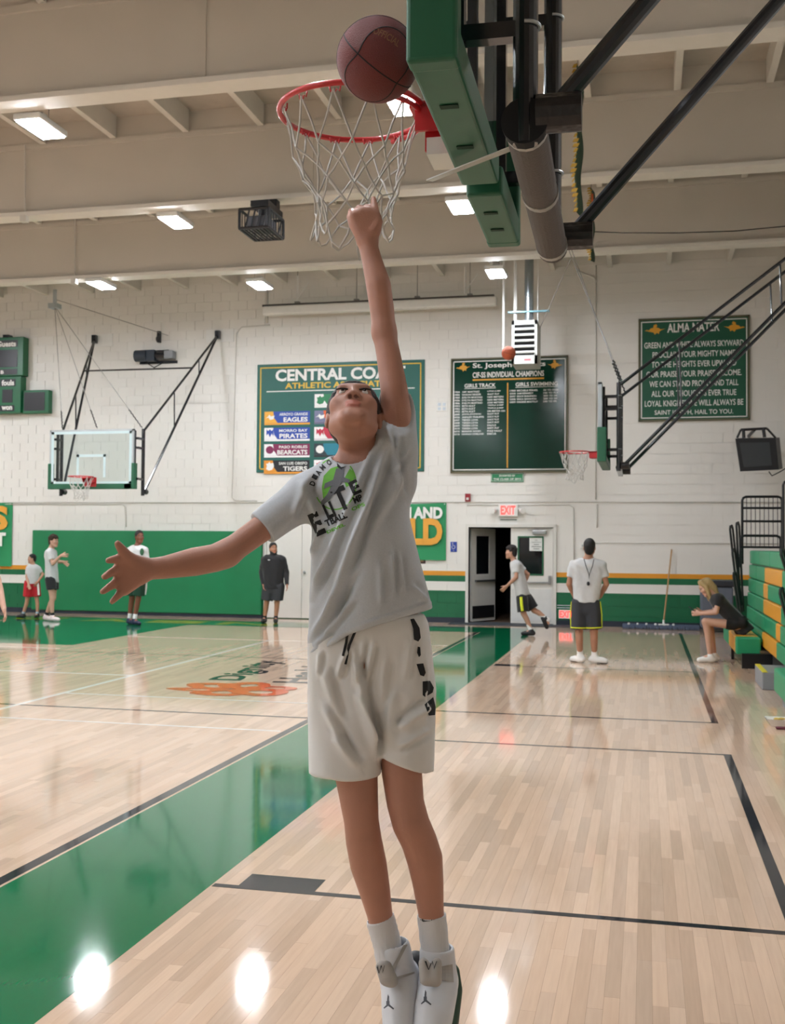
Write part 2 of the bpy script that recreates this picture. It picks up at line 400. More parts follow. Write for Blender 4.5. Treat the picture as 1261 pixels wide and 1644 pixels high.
mk('door_closer', join(rbox(DX1 - .42, DX1 - .14, YB - .05, YB + .02, 1.84, 1.92, .01), box(MX + .35, DX1 - .3, YB - .04, YB - .02, 1.925, 1.94)), M_METAL, rl)
mk('kick_plate', box(MX + .02, DX1 - .04, YB + .012, YB + .02, .06, .72), mat('pale_kick_plate', '#d3d3d0', .25), rl)
pn = mk('paper_notice', wplate(MX + .38, MX + .66, 1.5, 1.77, YB + .03, .006), mat('white_paper', '#e4e6e2', .7), rl)
M_TXT = mat('dark_green_print', '#244a3b', .7)
for k, w in enumerate((.06, .2, .1, .2, .12)):
    mk('print_line', wplate(MX + .52 - w / 2, MX + .52 + w / 2, 1.715 - .045 * k, 1.73 - .045 * k, YB + .0245, .0005), M_TXT, pn)
# open leaf swings away into the dark room
a = math.radians(62); hx = np.array([DX0 + .02, YB + .16, 0]); dx_ = np.array([math.cos(a), math.sin(a), 0]); dn = np.array([-dx_[1], dx_[0], 0])
def leafbox(u0, u1, z0, z1, t0=-.022, t1=.022): return obox(hx + dx_ * (u0 + u1) / 2 + dn * (t0 + t1) / 2 + UZ * (z0 + z1) / 2, dx_, dn, UZ, (u1 - u0) / 2, (t1 - t0) / 2, (z1 - z0) / 2)
ll = mk('door_leaf', join(leafbox(0, .16, .02, 1.96), leafbox(.62, .84, .02, 1.96), leafbox(.16, .62, .02, 1.0), leafbox(.16, .62, 1.8, 1.96)), M_DOOR, d1)
mk('window_pane', leafbox(.14, .64, .98, 1.82, -.008, .008), M_GLASSD, ll); mk('push_bar', leafbox(.1, .8, .84, .88, -.07, -.03), M_METAL, ll)
mk('kick_plate', leafbox(.03, .8, .08, .34, -.03, -.022), mat('black_kick_plate', '#1b1d1f', .4), ll)
d2 = thing('door_2', 'plain white door beside the green wall padding', None, (-7.5, YB, 0)); d2['kind'] = 'structure'
mk('frame', join(box(-8.02, -7.96, YB - .04, YB, 0, 2.1), box(-6.36, -6.3, YB - .04, YB, 0, 2.1), box(-7.96, -6.36, YB - .04, YB, 2.04, 2.1)), M_FRAME, d2)
for a_, b_ in ((-7.95, -7.17), (-7.16, -6.37)): lf = mk('door_leaf', box(a_, b_, YB - .03, YB - .007, .02, 2.04), M_DOOR, d2)
mk('door_knob', join(cyl((-7.09, YB - .03, 1.0), (-7.09, YB - .07, 1.0), .012), ell((-7.09, YB - .09, 1.0), .03, .025, .03, 12, 8)), M_METAL, lf, smooth=True)
mk('trim_1', box(-3.9, -1.3, YB - .55, YB + .3, .0015, .012), mat('dark_floor_mat', '#3a3f45', .8, bump=.3), kind='structure')

# ================================================================= CEILING LAMPS
M_LED = mat('led_diffuser', '#f4f8ff', .5, var=0, emit=LAMP_STRENGTH); M_HOUS = mat('white_lamp_housing', '#d8d8d4', .5)
lamp_spots = [(-6.85, 11.2, 'large bright ceiling lamp near the top left corner'), (-2.58, 11.4, 'ceiling lamp glaring right behind the red basketball'),
  (-6.87, 14.95, 'ceiling lamp to the left of the caged projector'), (-2.57, 15.1, 'ceiling lamp beside the far end of the green backboard pad'),
  (-9.94, 18.4, 'small far ceiling lamp above the glass backboard'), (-7.02, 19.0, 'small far ceiling lamp above the left end of the rolled screen'), (-2.58, 18.98, 'small far ceiling lamp above the right end of the rolled screen')]
rest = [(x, y) for y in (2.8, 7.0) for x in (-2.6, -6.85, -11.1, -15.4, -20)] + [(x, y) for y in (-1.5, -5.5) for x in (-6.85, -11.1, -15.4, -20)] + [(x, y) for y in (11.2, 15, 19) for x in (-11.1, -15.4, -20) if not (x == -11.1 and y == 19)] + [(1.7, 7.0)]  # all unseen; the rows behind the camera are added for frontal light
for k, (x, y, *lb) in enumerate(lamp_spots + rest):
    t = thing('ceiling_lamp', lb[0] if lb else 'flat white ceiling lamp outside the picture', 'lamp', (x, y, 6.42), 'ceiling lamps' if lb else 'ceiling lamps out of view')
    w, l = .14, .28
    hs = mk('housing', join(rbox(x - w - .03, x + w + .03, y - l - .03, y + l + .03, 6.425, 6.50, .015), box(x - .05, x + .05, y - .05, y + .05, 6.5, 6.6)), M_HOUS, t)
    mk('diffuser', box(x - w, x + w, y - l, y + l, 6.412, 6.426), M_LED, t)
    for sx in (-1, 1): mk('hanger', cyl((x + sx * .1, y, 6.5), (x + sx * .1, y, 7.58), .004, 6), M_METAL, hs)

# ================================================================= BASKETBALL HOOPS
M_RED = mat('red_rim_paint', '#c2262b', .35, var=.05, coat=.3); M_BLK = mat('glossy_black_steel', '#12151c', .22, var=.05, coat=.4); M_PADG = mat('green_backboard_pad', '#1b5c40', .42, var=.06, scale=20)
M_NET = mat('white_net_cord', '#c9c7c2', .8, bump=.3, bscale=300); M_GLASS = mat('clear_backboard_glass', '#e9f3f2', .02, trans=.97, var=0)
M_ALU = mat('pale_aluminium', '#b4bcbe', .35, .6); M_FOAM = mat('grey_brown_foam', '#5b5551', .8, bump=.4, bscale=120); M_TAPE = mat('black_wrapped_tape', '#1b1a1c', .3, bump=.6, bscale=40)
M_SILV = mat('silver_tape', '#a8a49e', .35, .3, bump=.5, bscale=50); M_BLKF = mat('black_foam_end', '#101012', .9); M_OFFW = mat('white_enamel', '#e2e2de', .4)
M_SLIT = mat('dark_slit', '#123524', .8); M_WIRE = mat('grey_wire_rope', '#84827e', .4, .3); M_CLEAR = mat('milky_plastic_strap', '#d8d8d2', .4, trans=.35)
M_STRIPE = mat('pale_blue_board_stripe', '#c6dcdf', .5)

def make_net(parent, c, R=.226, rb=.10, H=.39, rc=.0032, seed=1, ns=12, sides=6):
    rg = np.random.default_rng(seed); S = []
    lev = [0, .36, .52, .67, .81, .93]; rad = [1, .86, .74, .66, .60, .58]
    def node(l, k):
        h = k + (.5 if l % 2 else 0); a = 2 * math.pi * h / ns
        r = rb + (R - rb) * (rad[l] - .5) * 2 if l else R
        g = rg.normal(0, .006 * min(l, 2), 3)
        return c + np.array([r * math.cos(a), r * math.sin(a), -H * lev[l]]) + g
    Nn = [[node(l, k) for k in range(ns)] for l in range(len(lev))]
    for l in range(len(lev) - 1):
        for k in range(ns):
            for k2 in ((k, k - 1) if l % 2 == 0 else (k, (k + 1) % ns)):
                a, b = Nn[l][k], Nn[l + 1][k2 % ns]
                mid = (a + b) / 2 + (c - np.array([0, 0, 0]) - (a + b) / 2) * np.array([.03, .03, 0])
                S.append(tube([a, mid, b], rc, sides, caps=False))
    for k in range(0, ns):   # loose loops along the bottom edge
        a, b = Nn[-1][k], Nn[-1][(k + 1) % ns]; dn = np.array([rg.normal(0, .008), rg.normal(0, .008), -abs(rg.normal(.045, .02))])
        S.append(tube([a, a * .8 + b * .2 + dn * .8, (a + b) / 2 + dn * 1.2, a * .2 + b * .8 + dn * .8, b], rc, sides, caps=False))
    return mk('net', join(*S), M_NET, parent, smooth=True)

def hoop(label, O, n, s, zr, piv, post_b=(-.6, .6), post_a=-.27, detail=1, chords=True, webs=(), padfoam=False, post_top=None, board_w=.9, ringc=None, cables=None):
    O = np.array(O, float); n = np.array(n, float); s = np.array(s, float)
    P = lambda a, b, z: O + n * a + s * b + UZ * (z - 3.05)
    def bx(a0, a1, b0, b1, z0, z1): return obox(P((a0 + a1) / 2, (b0 + b1) / 2, (z0 + z1) / 2), n, s, UZ, abs(a1 - a0) / 2, abs(b1 - b0) / 2, abs(z1 - z0) / 2)
    t = thing('basketball_hoop', label, 'basketball hoop', P(0, 0, 3.05)); w = board_w
    gl = mk('backboard', bx(-.012, 0, -w + .02, w - .02, 2.92, 3.95), M_GLASS, t)
    mk('backboard_frame', join(bx(-.05, .004, -w, -w + .035, 2.9, 3.97), bx(-.05, .004, w - .035, w, 2.9, 3.97), bx(-.05, .004, -w, w, 3.94, 3.975), bx(-.05, .004, -w, w, 2.895, 2.93)), M_ALU, gl)
    mk('board_stripe', join(*[bx(.0005, .003, *q) for q in ((-.305, -.255, 3.06, 3.5), (.255, .305, 3.06, 3.5), (-.305, .305, 3.45, 3.5), (-w + .035, -w + .09, 2.93, 3.94), (w - .09, w - .035, 2.93, 3.94), (-w, w, 3.89, 3.94), (-w, w, 2.93, 2.98))]), M_STRIPE, gl)
    def pad(b0, b1, side):
        q = [rb for rb in (rbox(0, 1, 0, 1, 0, 1, .08),)][0]
        def pb(a0, a1, c0, c1, z0, z1, r=.012):
            V, F = rbox(a0, a1, c0, c1, z0, z1, r, 3)
            return [tuple(P(v[0], v[1], v[2])) for v in V], F
        S = [pb(-.113, .013, b0 + .004, b1 - .004, 2.837, 2.94)]
        if side < 0: S.append(pb(-.115, .015, b0, b0 + .07, 2.835, 3.33))
        if side > 0: S.append(pb(-.115, .015, b1 - .07, b1, 2.835, 3.33))
        p = mk('edge_pad', join(*S), M_PADG, t)
        if detail > 1:
            for q in (.3, .62):
                bb = b0 + (b1 - b0) * q; mk('slit', bx(-.075, -.025, bb - .012, bb + .012, 2.833, 2.8352), M_SLIT, p)
        return p
    if detail > 1:
        pad(-w - .03, .10, -1); pad(.20, w + .03, 1)
        for z in (3.02, 3.09): mk('pad_rib', bx(-.085, -.02, -w - .033, -w - .029, z, z + .012), M_PADG, t)
    else: pad(-w - .03, w + .03, -1); pad(w - .2, w + .03, 1)
    R0 = np.array(ringc, float) if ringc is not None else P(.38, 0, 3.05)
    rm = mk('rim', tube([R0 + (.238 if detail > 1 else .229) * (math.cos(q) * n + math.sin(q) * s) for q in np.linspace(0, 2 * math.pi, 49)[:-1]], .0095, 10, True), M_RED, t, smooth=True)
    a1 = (R0 - O) @ n - .215
    mk('rim_bracket', join(bx(0, .014, -.12, .12, 2.88, 3.06), bx(0, a1, -.10, -.085, 2.96, 3.055), bx(0, a1, .085, .10, 2.96, 3.055), bx(0, a1 + .02, -.10, .10, 3.035, 3.05), bx(0, a1 * .8, -.06, .06, 2.95, 2.965)), M_RED, rm)
    if detail > 1:
        mk('rim_brace', tube([R0 + UZ * -.022 + .232 * (math.cos(q) * n + math.sin(q) * s) for q in np.linspace(math.pi * .62, math.pi * 1.38, 20)], .0085, 8), M_RED, rm, smooth=True)
        mk('spring_cover', bx(.005, a1 * .75, -.075, .075, 2.89, 2.945), M_OFFW, rm)
        for k in range(12):
            q = 2 * math.pi * k / 12; e = math.cos(q) * n + math.sin(q) * s; tg = -math.sin(q) * n + math.cos(q) * s
            hc = R0 + e * .222 - UZ * .016
            mk('net_hook', tube([hc + tg * .018 + UZ * .012, hc + tg * .014 - UZ * .004, hc + tg * .005 + UZ * .004, hc - UZ * .008, hc - tg * .005 + UZ * .004, hc - tg * .014 - UZ * .004, hc - tg * .018 + UZ * .012], .0028, 6), M_RED, rm, smooth=True)
    make_net(t, R0 - UZ * .012, seed=3, rc=.0034 if detail > 1 else .005, sides=6 if detail > 1 else 4)
    zt = post_top or 4.0
    for b, pv in zip(post_b, piv):
        po = mk('post', cyl(P(post_a, b, 2.72), P(post_a, b, zt), .034, 16), M_BLK, t, smooth=False)
        for z in (3.03, 3.62, 3.80):
            mk('bracket', bx(post_a + .02, -.05, b - .022, b + .022, z - .022, z + .022), M_BLK, po)
            mk('u_bolt', tube(arc(P(post_a, b, z + .01), -n, s, .038, -math.pi / 2, math.pi / 2, 10), .005, 6), M_ALU, po)
        mk('frame_upright', bx(-.085, -.05, b * .93 - .025, b * .93 + .025, 2.93, 3.95), M_BLK, t)
        pv = np.array(pv, float); base = P(post_a - .06, b, 2.79); top = P(post_a - .02, b, zt - .03)
        st = mk('strut', cyl(base, pv, .026, 12), M_BLK, t)
        dd = nrm(pv - base)
        mk('strut_joint', cyl(P(post_a - .03, b, 2.80) - n * .0, P(post_a - .15, b, 2.80), .052, 12), M_TAPE, st)
        if chords:
            mk('strut', cyl(top, pv, .024, 12), M_BLK, t)
            for q in webs:
                mk('web_bar', cyl(base + (pv - base) * q, top + (pv - top) * q, .014, 8), M_BLK, t)
        mk('pivot_plate', obox(pv, nrm(n), s, UZ, .05, .05, .09), M_BLK, t)
    c0, c1 = P(post_a, post_b[0], 2.775), P(post_a, post_b[1], 2.76)
    if padfoam:
        cs = nrm(c1 - c0); a_ = c0 + cs * .0; b_ = c1 + cs * .03
        fo = mk('foam_sleeve', tube([a_, a_ + cs * .45, a_ + cs * .452, b_ - cs * .02, b_], [.057, .057, .055, .056, .03], 20), M_FOAM, t, smooth=False)
        mk('foam_end', tube([a_ - cs * .03, a_ + cs * .02], [.063, .060], 20), M_BLKF, fo)
        for q in (.01, .45, .93): mk('tape_band', cyl(a_ + cs * (q * np.linalg.norm(b_ - a_)), a_ + cs * (q * np.linalg.norm(b_ - a_) + .03), .0585, 20), M_SILV, fo)
        mk('strap', obox((P(.10, -.02, 2.83) + P(-.22, -.42, 2.775)) / 2 - UZ * .005, nrm(P(-.22, -.42, 2.775) - P(.10, -.02, 2.83)), nrm(np.cross(UZ, P(-.22, -.42, 2.775) - P(.10, -.02, 2.83))), nrm(np.cross(P(-.22, -.42, 2.775) - P(.10, -.02, 2.83), nrm(np.cross(UZ, P(-.22, -.42, 2.775) - P(.10, -.02, 2.83))))), .26, .012, .002), M_CLEAR, t)
    elif n[1] > -.5:
        mk('cross_bar', cyl(c0, c1, .045, 12), M_BLK, t)
    if cables:
        for a, b in cables:
            a, b = np.array(a, float), np.array(b, float)
            mk('cable', cyl(a, b, .006, 6), M_WIRE, t)
            v = a - b
            mk('chain', tube([b + v * q + np.array([.008 * (-1) ** i, 0, 0]) for i, q in enumerate(np.linspace(.01, .14, 12))], .012, 5), M_BLK, t)
    return t, P
nh, NP = hoop('nearby hoop with green padded backboard edge, red rim and white net', (-.583, 3.44, 3.05), nrm((-1, -.022, 0)), nrm((-.022, 1, 0)), 3.05,
     [(3.9, 2.88, 7.4), (3.9, 4.08, 7.4)], board_w=.83, post_b=(-.56, .62), post_a=-.255, detail=2, padfoam=True, post_top=4.4, ringc=(-.932, 3.375, 3.05), webs=(.3,))
fh, FP = hoop('far hoop seen edge-on beside the alma mater sign', (-.655, 16.5, 3.03), (-1, 0, 0), (0, 1, 0), 3.03,
     [(4.2, 15.9, 7.4), (4.2, 17.1, 7.4)], post_b=(-.6, .6), post_a=-.28, webs=(.18, .48), post_top=4.0,
     cables=[(( -1.25, 17.6, 6.5), (-.33, 15.95, 4.0)), ((-1.25, 17.6, 6.5), (-.3, 17.1, 3.98)), ((-1.2, 17.6, 6.5), (-.36, 16.4, 4.02))])
lh, LP_ = hoop('clear glass backboard hoop mounted on the back wall', (-10.31, 18.8, 2.84), (0, -1, 0), (1, 0, 0), 2.84,
     [(-12.08, 22.1, 6.17), (-9.12, 22.1, 6.16)], post_b=(-.80, .93), post_a=-.3, webs=(.38, .72), board_w=.88, post_top=4.0,
     cables=[((-12.2, 20.6, 6.6), (-11.1, 19.1, 3.8)), ((-12.2, 20.6, 6.6), (-9.4, 19.1, 3.8)), ((-12.2, 20.6, 6.6), (-10.3, 19.0, 3.8))])
mk('spreader_bar', cyl(LP_(-.3, -.8, 4.0) * .38 + np.array((-12.08, 22.1, 6.17)) * .62, LP_(-.3, .93, 4.0) * .38 + np.array((-9.12, 22.1, 6.16)) * .62, .018, 8), M_BLK, lh)
for x in (-12.0, -9.1): mk('wall_plate', box(x - .32, x + .32, YB - .03, YB - .006, 6.02, 6.3), M_OFFW, lh)
mk('pulley', join(cyl((-12.2, 20.6, 6.55), (-12.2, 20.6, 6.95), .04), box(-12.3, -12.1, 20.5, 20.7, 6.55, 6.65)), M_ALU, lh)
mk('cable', tube([(-12.2, 20.6, 6.75), (-11.2, 21.2, 6.45), (-10.2, 21.9, 6.15)], .007, 6), M_WIRE, lh)

# ================================================================= BALLS
def ball(name, label, c, r, col, seed, rot):
    m = mat(col[0], col[1], .55, var=.12, scale=14, bump=.5, bscale=420)
    t = thing(name, label, 'basketball', c); c = np.array(c, float)
    mk('ball_skin', ell(c, r, r, r, 48, 28), m, t, smooth=True)
    Rm = np.array(Matrix.Rotation(rot[0], 3, 'X') @ Matrix.Rotation(rot[1], 3, 'Y') @ Matrix.Rotation(rot[2], 3, 'Z'))
    q = np.linspace(0, 2 * math.pi, 65)[:-1]; sm = mat('black_ball_seam', '#1a1413', .7)
    curves = [np.stack([np.cos(q), np.sin(q), 0 * q], 1), np.stack([np.cos(q), 0 * q, np.sin(q)], 1)]
    for sg in (1, -1):
        y = .62 + .2 * np.cos(2 * q); rr = np.sqrt(1 - y ** 2); curves.append(np.stack([rr * np.cos(q), sg * y, rr * np.sin(q)], 1))
    for cv in curves: mk('seam', tube([c + (r - .001) * (Rm @ p) for p in cv], r * .02, 6, True), sm, t, smooth=True)
    return t, Rm
BC_ = at(607, 96, d=2.98); bl, BR = ball('basketball', 'large dark red basketball dropping at the near rim', BC_, .113, ('dark_red_ball', '#6e2825'), 1, (.5, .75, .25))
# embossed letters near the top of the ball
LV, LF = text_shape('OFFICIAL', .02); LV = np.array(LV); LV[:, 0] = (LV[:, 0] - LV[:, 0].mean()) ; LV[:, 1] -= LV[:, 1].mean()
vc = nrm(-ray(607, 96)); e0 = nrm(vc * .84 + CU * .46 + CR * .15); ex = nrm(CR * .9 - CU * .4 - e0 * ((CR * .9 - CU * .4) @ e0)); ey = np.cross(e0, ex)
mk('lettering', ([tuple(BC_ + .1138 * nrm(e0 + ex * v[0] * .17 + ey * v[1] * .26)) for v in LV], LF), mat('tan_ball_print', '#8c5a3c', .6), bl)
ball('basketball', 'small orange basketball in the air before the hanging heater', at(817, 567, Y=18.6), .121, ('orange_ball', '#b4532f'), 2, (.2, .3, .1))

# ================================================================= THINGS ON THE BACK WALL
YW = YB - .0095
def px2(x, y, Y=YB): p = at(x, y, Y=Y); return p[0], p[2]
M_SIGNG = mat('green_vinyl_sign', '#0f5a50', .45, var=.05); M_GOLD = mat('gold_print', '#d8b23a', .5); M_WPR = mat('white_print', '#e6e6e2', .5)
M_DKG = mat('dark_green_board', '#0b3528', .13, var=.06, spec=.3); M_BRZ = mat('bronze_frame', '#5c5840', .5)
# conference sign
cs = thing('conference_sign', 'teal green wall sign listing school mascots in coloured panels', 'sign', (-6.37, YW, 3.14))
mk('panel', rbox(-8.22, -4.51, YW - .03, YW, 3.14, 5.49, .01), M_SIGNG, cs)
yb = YW - .03
mk('border', join(*[wplate(*q, yb, .003) for q in ((-8.15, -4.58, 5.40, 5.425), (-8.15, -4.58, 3.205, 3.23), (-8.15, -8.125, 3.205, 5.425), (-4.605, -4.58, 3.205, 5.425))]), M_GOLD, cs)
mk('lettering', wtext('CENTRAL COAST', -7.80, -4.92, 5.11, 5.37, yb, .035), M_WPR, cs)
mk('lettering', wtext('ATHLETIC ASSOCIATION', -7.58, -5.05, 4.945, 5.075, yb, .03), M_GOLD, cs)
mk('rule', wplate(-8.0, -4.72, 4.885, 4.905, yb, .003), M_WPR, cs)
def cs_panel(c, r, colors, t1, t2, icon):
    x0 = -8.04 + c * 1.13; z1 = 4.46 - r * .353; w, h = 1.03, .29
    main, strip, ic = colors
    p = mk('school_panel', wplate(x0, x0 + w, z1 - h, z1, yb, .006), mat('panel_' + main[1:], main, .5), cs)
    mk('strip', wplate(x0, x0 + w, z1 - h, z1 - h + .04, yb - .006, .002), mat('panel_' + strip[1:], strip, .5), p)
    mk('emblem_field', prism([(0, .042), (.30, .042), (.22, .15), (.2, h), (0, h)], (x0, yb - .006, z1 - h), UX, UZ, .002), mat('panel_' + ic[1:], ic, .5), p)
    pts = icon
    mk('emblem', prism([(.03 + .2 * a, .07 + .19 * b) for a, b in pts], (x0, yb - .0085, z1 - h), UX, UZ, .002), M_WPR if ic != '#e8e8e8' else mat('panel_' + main[1:], main, .5), p)
    if t2: mk('lettering', wtext(t2, x0 + .98 - .68 * min(1, len(t2) / 7.5), x0 + .98, z1 - h + .06, z1 - h + .16, yb - .006, .03), M_WPR, p)
    if t1: mk('lettering', wtext(t1, x0 + .34, x0 + .98, z1 - h + .195, z1 - .035, yb - .006, .02), M_WPR, p)
I1 = [(0, .4), (.3, .5), (.5, .2), (.9, .3), (1, .7), (.6, .6), (.4, .8), (.3, .62)]; I2 = [(.1, 1), (.1, .3), (.3, .5), (.5, .1), (.7, .5), (.9, .2), (.9, 1), (.7, .8), (.5, 1), (.3, .8)]
I3 = [(.5 + .45 * math.cos(a), .5 + .45 * math.sin(a)) for a in np.linspace(0, 6.0, 12)]; I4 = [(.1, .2), (.4, 0), (.8, .1), (1, .5), (.9, .9), (.6, .8), (.5, 1), (.3, .8), (.1, .8), (.2, .5)]
cs_panel(0, 0, ('#2447a0', '#e2a032', '#e3a83c'), 'ARROYO GRANDE', 'EAGLES', I1); cs_panel(0, 1, ('#2346a2', '#e8e8e6', '#e8e8e8'), 'MORRO BAY', 'PIRATES', I2)
cs_panel(0, 2, ('#7d1f4c', '#e8e8e6', '#e8e8e8'), 'PASO ROBLES', 'BEARCATS', I3); cs_panel(0, 3, ('#17181c', '#e2952d', '#d99030'), 'SAN LUIS OBISPO', 'TIGERS', I4)
cs_panel(1, -1, ('#1d7a4e', '#e8e8e6', '#e8e8e8'), '', '', I4); cs_panel(1, 0, ('#d8622e', '#5a5f78', '#6e7390'), '', '', I1)
cs_panel(1, 1, ('#b5233f', '#c9c6cc', '#e8e8e8'), '', '', I2); cs_panel(1, 2, ('#17788c', '#1d1f22', '#24333a'), '', 'PA', I3); cs_panel(1, 3, ('#c2283a', '#e8e8e6', '#e8e8e8'), '', '', I4)
cs_panel(2, 0, ('#2a3f9a', '#e8e8e6', '#e8e8e8'), '', '', I3); cs_panel(2, 1, ('#2a5f9a', '#e8e8e6', '#e8e8e8'), '', '', I1)

KN = [(0, .42), (.12, .5), (.2, .44), (.3, .62), (.42, .66), (.44, .9), (.56, 1), (.62, .84), (.56, .7), (.7, .62), (.78, .5), (1, .56), (.8, .42), (.72, .3), (.7, .1), (.6, .2), (.5, .05), (.42, .25), (.28, .3), (.16, .36)]
def knight(x0, z0, w, h, y, flip, par):
    pts = [((1 - a if flip else a) * w, b * h) for a, b in KN]
    if flip: pts = pts[::-1]
    mk('knight_emblem', prism(pts, (x0, y, z0), UX, UZ, .003), M_GOLD2, par)
M_GOLD2 = mat('amber_print', '#d69a2a', .5)
# champions board
ch = thing('champions_board', 'dark green champions board with two columns of names', 'board', (-2.74, YW, 3.12))
mk('panel', box(-3.92, -1.56, YW - .04, YW, 3.13, 5.46), M_DKG, ch); yc = YW - .04
mk('frame', join(*[wplate(*q, YW, .06) for q in ((-3.94, -1.54, 5.45, 5.48), (-3.94, -1.54, 3.1, 3.135), (-3.945, -3.915, 3.1, 5.48), (-1.565, -1.535, 3.1, 5.48))]), M_BRZ, ch)
mk('border', join(*[wplate(*q, yc, .003) for q in ((-3.90, -1.58, 5.405, 5.425), (-3.90, -1.58, 3.155, 3.175), (-3.90, -3.88, 3.155, 5.425), (-1.60, -1.58, 3.155, 5.425))]), M_WPR, ch)
mk('lettering', wtext('St. Joseph Knights', -3.49, -1.99, 5.245, 5.375, yc, .02), M_WPR, ch)
mk('lettering', wtext('CIF-SS INDIVIDUAL CHAMPIONS', -3.49, -2.02, 5.07, 5.185, yc, .02), M_WPR, ch)
mk('rule', wplate(-3.49, -2.02, 5.01, 5.04, yc, .003), M_GOLD2, ch); mk('rule', wplate(-2.775, -2.75, 3.2, 4.95, yc, .003), M_GOLD2, ch)
knight(-3.84, 5.2, .3, .2, yc, False, ch); knight(-1.95, 5.2, .3, .2, yc, True, ch)
mk('lettering', wtext('GIRLS TRACK', -3.66, -3.01, 4.87, 4.95, yc, .02), M_WPR, ch); mk('lettering', wtext('GIRLS SWIMMING', -2.60, -1.74, 4.87, 4.95, yc, .02), M_WPR, ch)
mk('rule', join(wplate(-3.66, -3.01, 4.845, 4.855, yc, .003), wplate(-2.6, -1.74, 4.845, 4.855, yc, .003)), M_WPR, ch)
tr = [('1984', 'AMY MARTINEZ', 'LONG JUMP'), ('1985', 'HANNAH RENDER', 'SHOT PUT'), ('1985', 'EVELYN MARTINO', '1600 METERS'), ('1986', 'EVELYN MARTINO', '1600 METERS'), ('1986', 'EVELYN MARTINO', '3200 METERS'), ('1991', 'BETH AULT', 'TRIPLE JUMP'), ('1992', 'BETH AULT', 'TRIPLE JUMP'), ('1993', 'BETH AULT', '100 METER HH'), ('2000', 'JENNA JOHNSON', 'SHOT PUT'), ('2003', 'ASHLEY PHILIPPS', 'SHOT PUT'), ('2007', 'TERESA LOYA', 'SHOT PUT'), ('2008', 'TERESA LOYA', 'SHOT PUT'), ('2009', 'TERESA LOYA', 'DISCUS'), ('2010', 'TERESA LOYA', 'SHOT PUT'), ('2010', 'MARIANA NOLBO', 'POLE VAULT'), ('2010', 'HANNAH COPELAND', 'DISCUS')]
sw = [('1988', 'MICHELE FISHER', '50 YD FREE'), ('2004', 'SAM KENNEDY', '100 YD FLY'), ('2007', 'ERICA SHANNON', '200 YD IM'), ('2008', 'ERICA SHANNON', '200 YD IM'), ('2009', 'NADINE MASTRUP', '100 YD FR')]
for rows, xo, xs in ((tr, -3.88, (0, .17, .70)), (sw, -2.72, (0, .15, .69))):
    for k, (y_, nme, ev) in enumerate(rows):
        z = 4.765 - .0585 * k
        for s, o in zip((y_, nme, ev), xs): mk('lettering', wtext(s, xo + o, xo + o + .0305 * len(s), z, z + .036, yc, .02), M_WPR, ch)
dn_ = thing('donor_plaque', 'small green plaque under the champions board', 'sign', (-2.77, YW, 2.93))
mk('panel', box(-3.1, -2.43, YW - .02, YW, 2.91, 3.095), mat('bright_green_plaque', '#1c7a4e', .4), dn_)
mk('border', join(*[wplate(*q, YW - .02, .002) for q in ((-3.09, -2.44, 3.08, 3.087), (-3.09, -2.44, 2.928, 2.935), (-3.09, -3.083, 2.93, 3.085), (-2.447, -2.44, 2.93, 3.085))]), M_WPR, dn_)
mk('lettering', wtext('DONATED BY', -2.93, -2.6, 3.02, 3.06, YW - .02, .02), M_WPR, dn_); mk('lettering', wtext('THE CLASS OF 2010', -3.05, -2.48, 2.95, 2.99, YW - .02, .02), M_WPR, dn_)
# alma mater
al = thing('alma_mater_sign', 'green alma mater sign with white verse lettering', 'sign', (.93, YW, 4.12)); ya = YW - .03
mk('panel', box(-.12, 1.97, ya, YW, 4.12, 6.15), mat('green_verse_board', '#0f5038', .4, var=.05), al)
mk('frame', join(*[wplate(*q, YW, .045) for q in ((-.14, 1.99, 6.13, 6.165), (-.14, 1.99, 4.1, 4.135), (-.14, -.105, 4.1, 6.165), (1.955, 1.99, 4.1, 6.165))]), M_BRZ, al)
mk('border', join(*[wplate(*q, ya, .003) for q in ((-.09, 1.94, 6.085, 6.105), (-.09, 1.94, 4.16, 4.18), (-.09, -.07, 4.16, 6.105), (1.92, 1.94, 4.16, 6.105))]), M_WPR, al)
knight(-.02, 5.83, .4, .22, ya, False, al); knight(1.5, 5.83, .4, .22, ya, True, al)
mk('lettering', wtext('ALMA MATER', .42, 1.42, 5.87, 6.05, ya, .02), M_WPR, al)
for k, (s, w) in enumerate((('GREEN AND WHITE ALWAYS SKYWARD', 1.9), ('PROCLAIM YOUR MIGHTY NAME', 1.58), ('TO THE HEIGHTS EVER UPWARD', 1.62), ('OUR PRAISE YOUR PRAISE BECOME.', 1.82), ('WE CAN STAND PROUD AND TALL', 1.7), ('ALL OUR THOUGHTS EVER TRUE', 1.62), ('LOYAL KNIGHTS WE WILL ALWAYS BE', 1.88), ('SAINT JOSEPH, HAIL TO YOU.', 1.5))):
    z = 5.565 - .1945 * k; mk('lettering', wtext(s, .925 - w / 2, .925 + w / 2, z, z + .118, ya, .01), M_WPR, al)
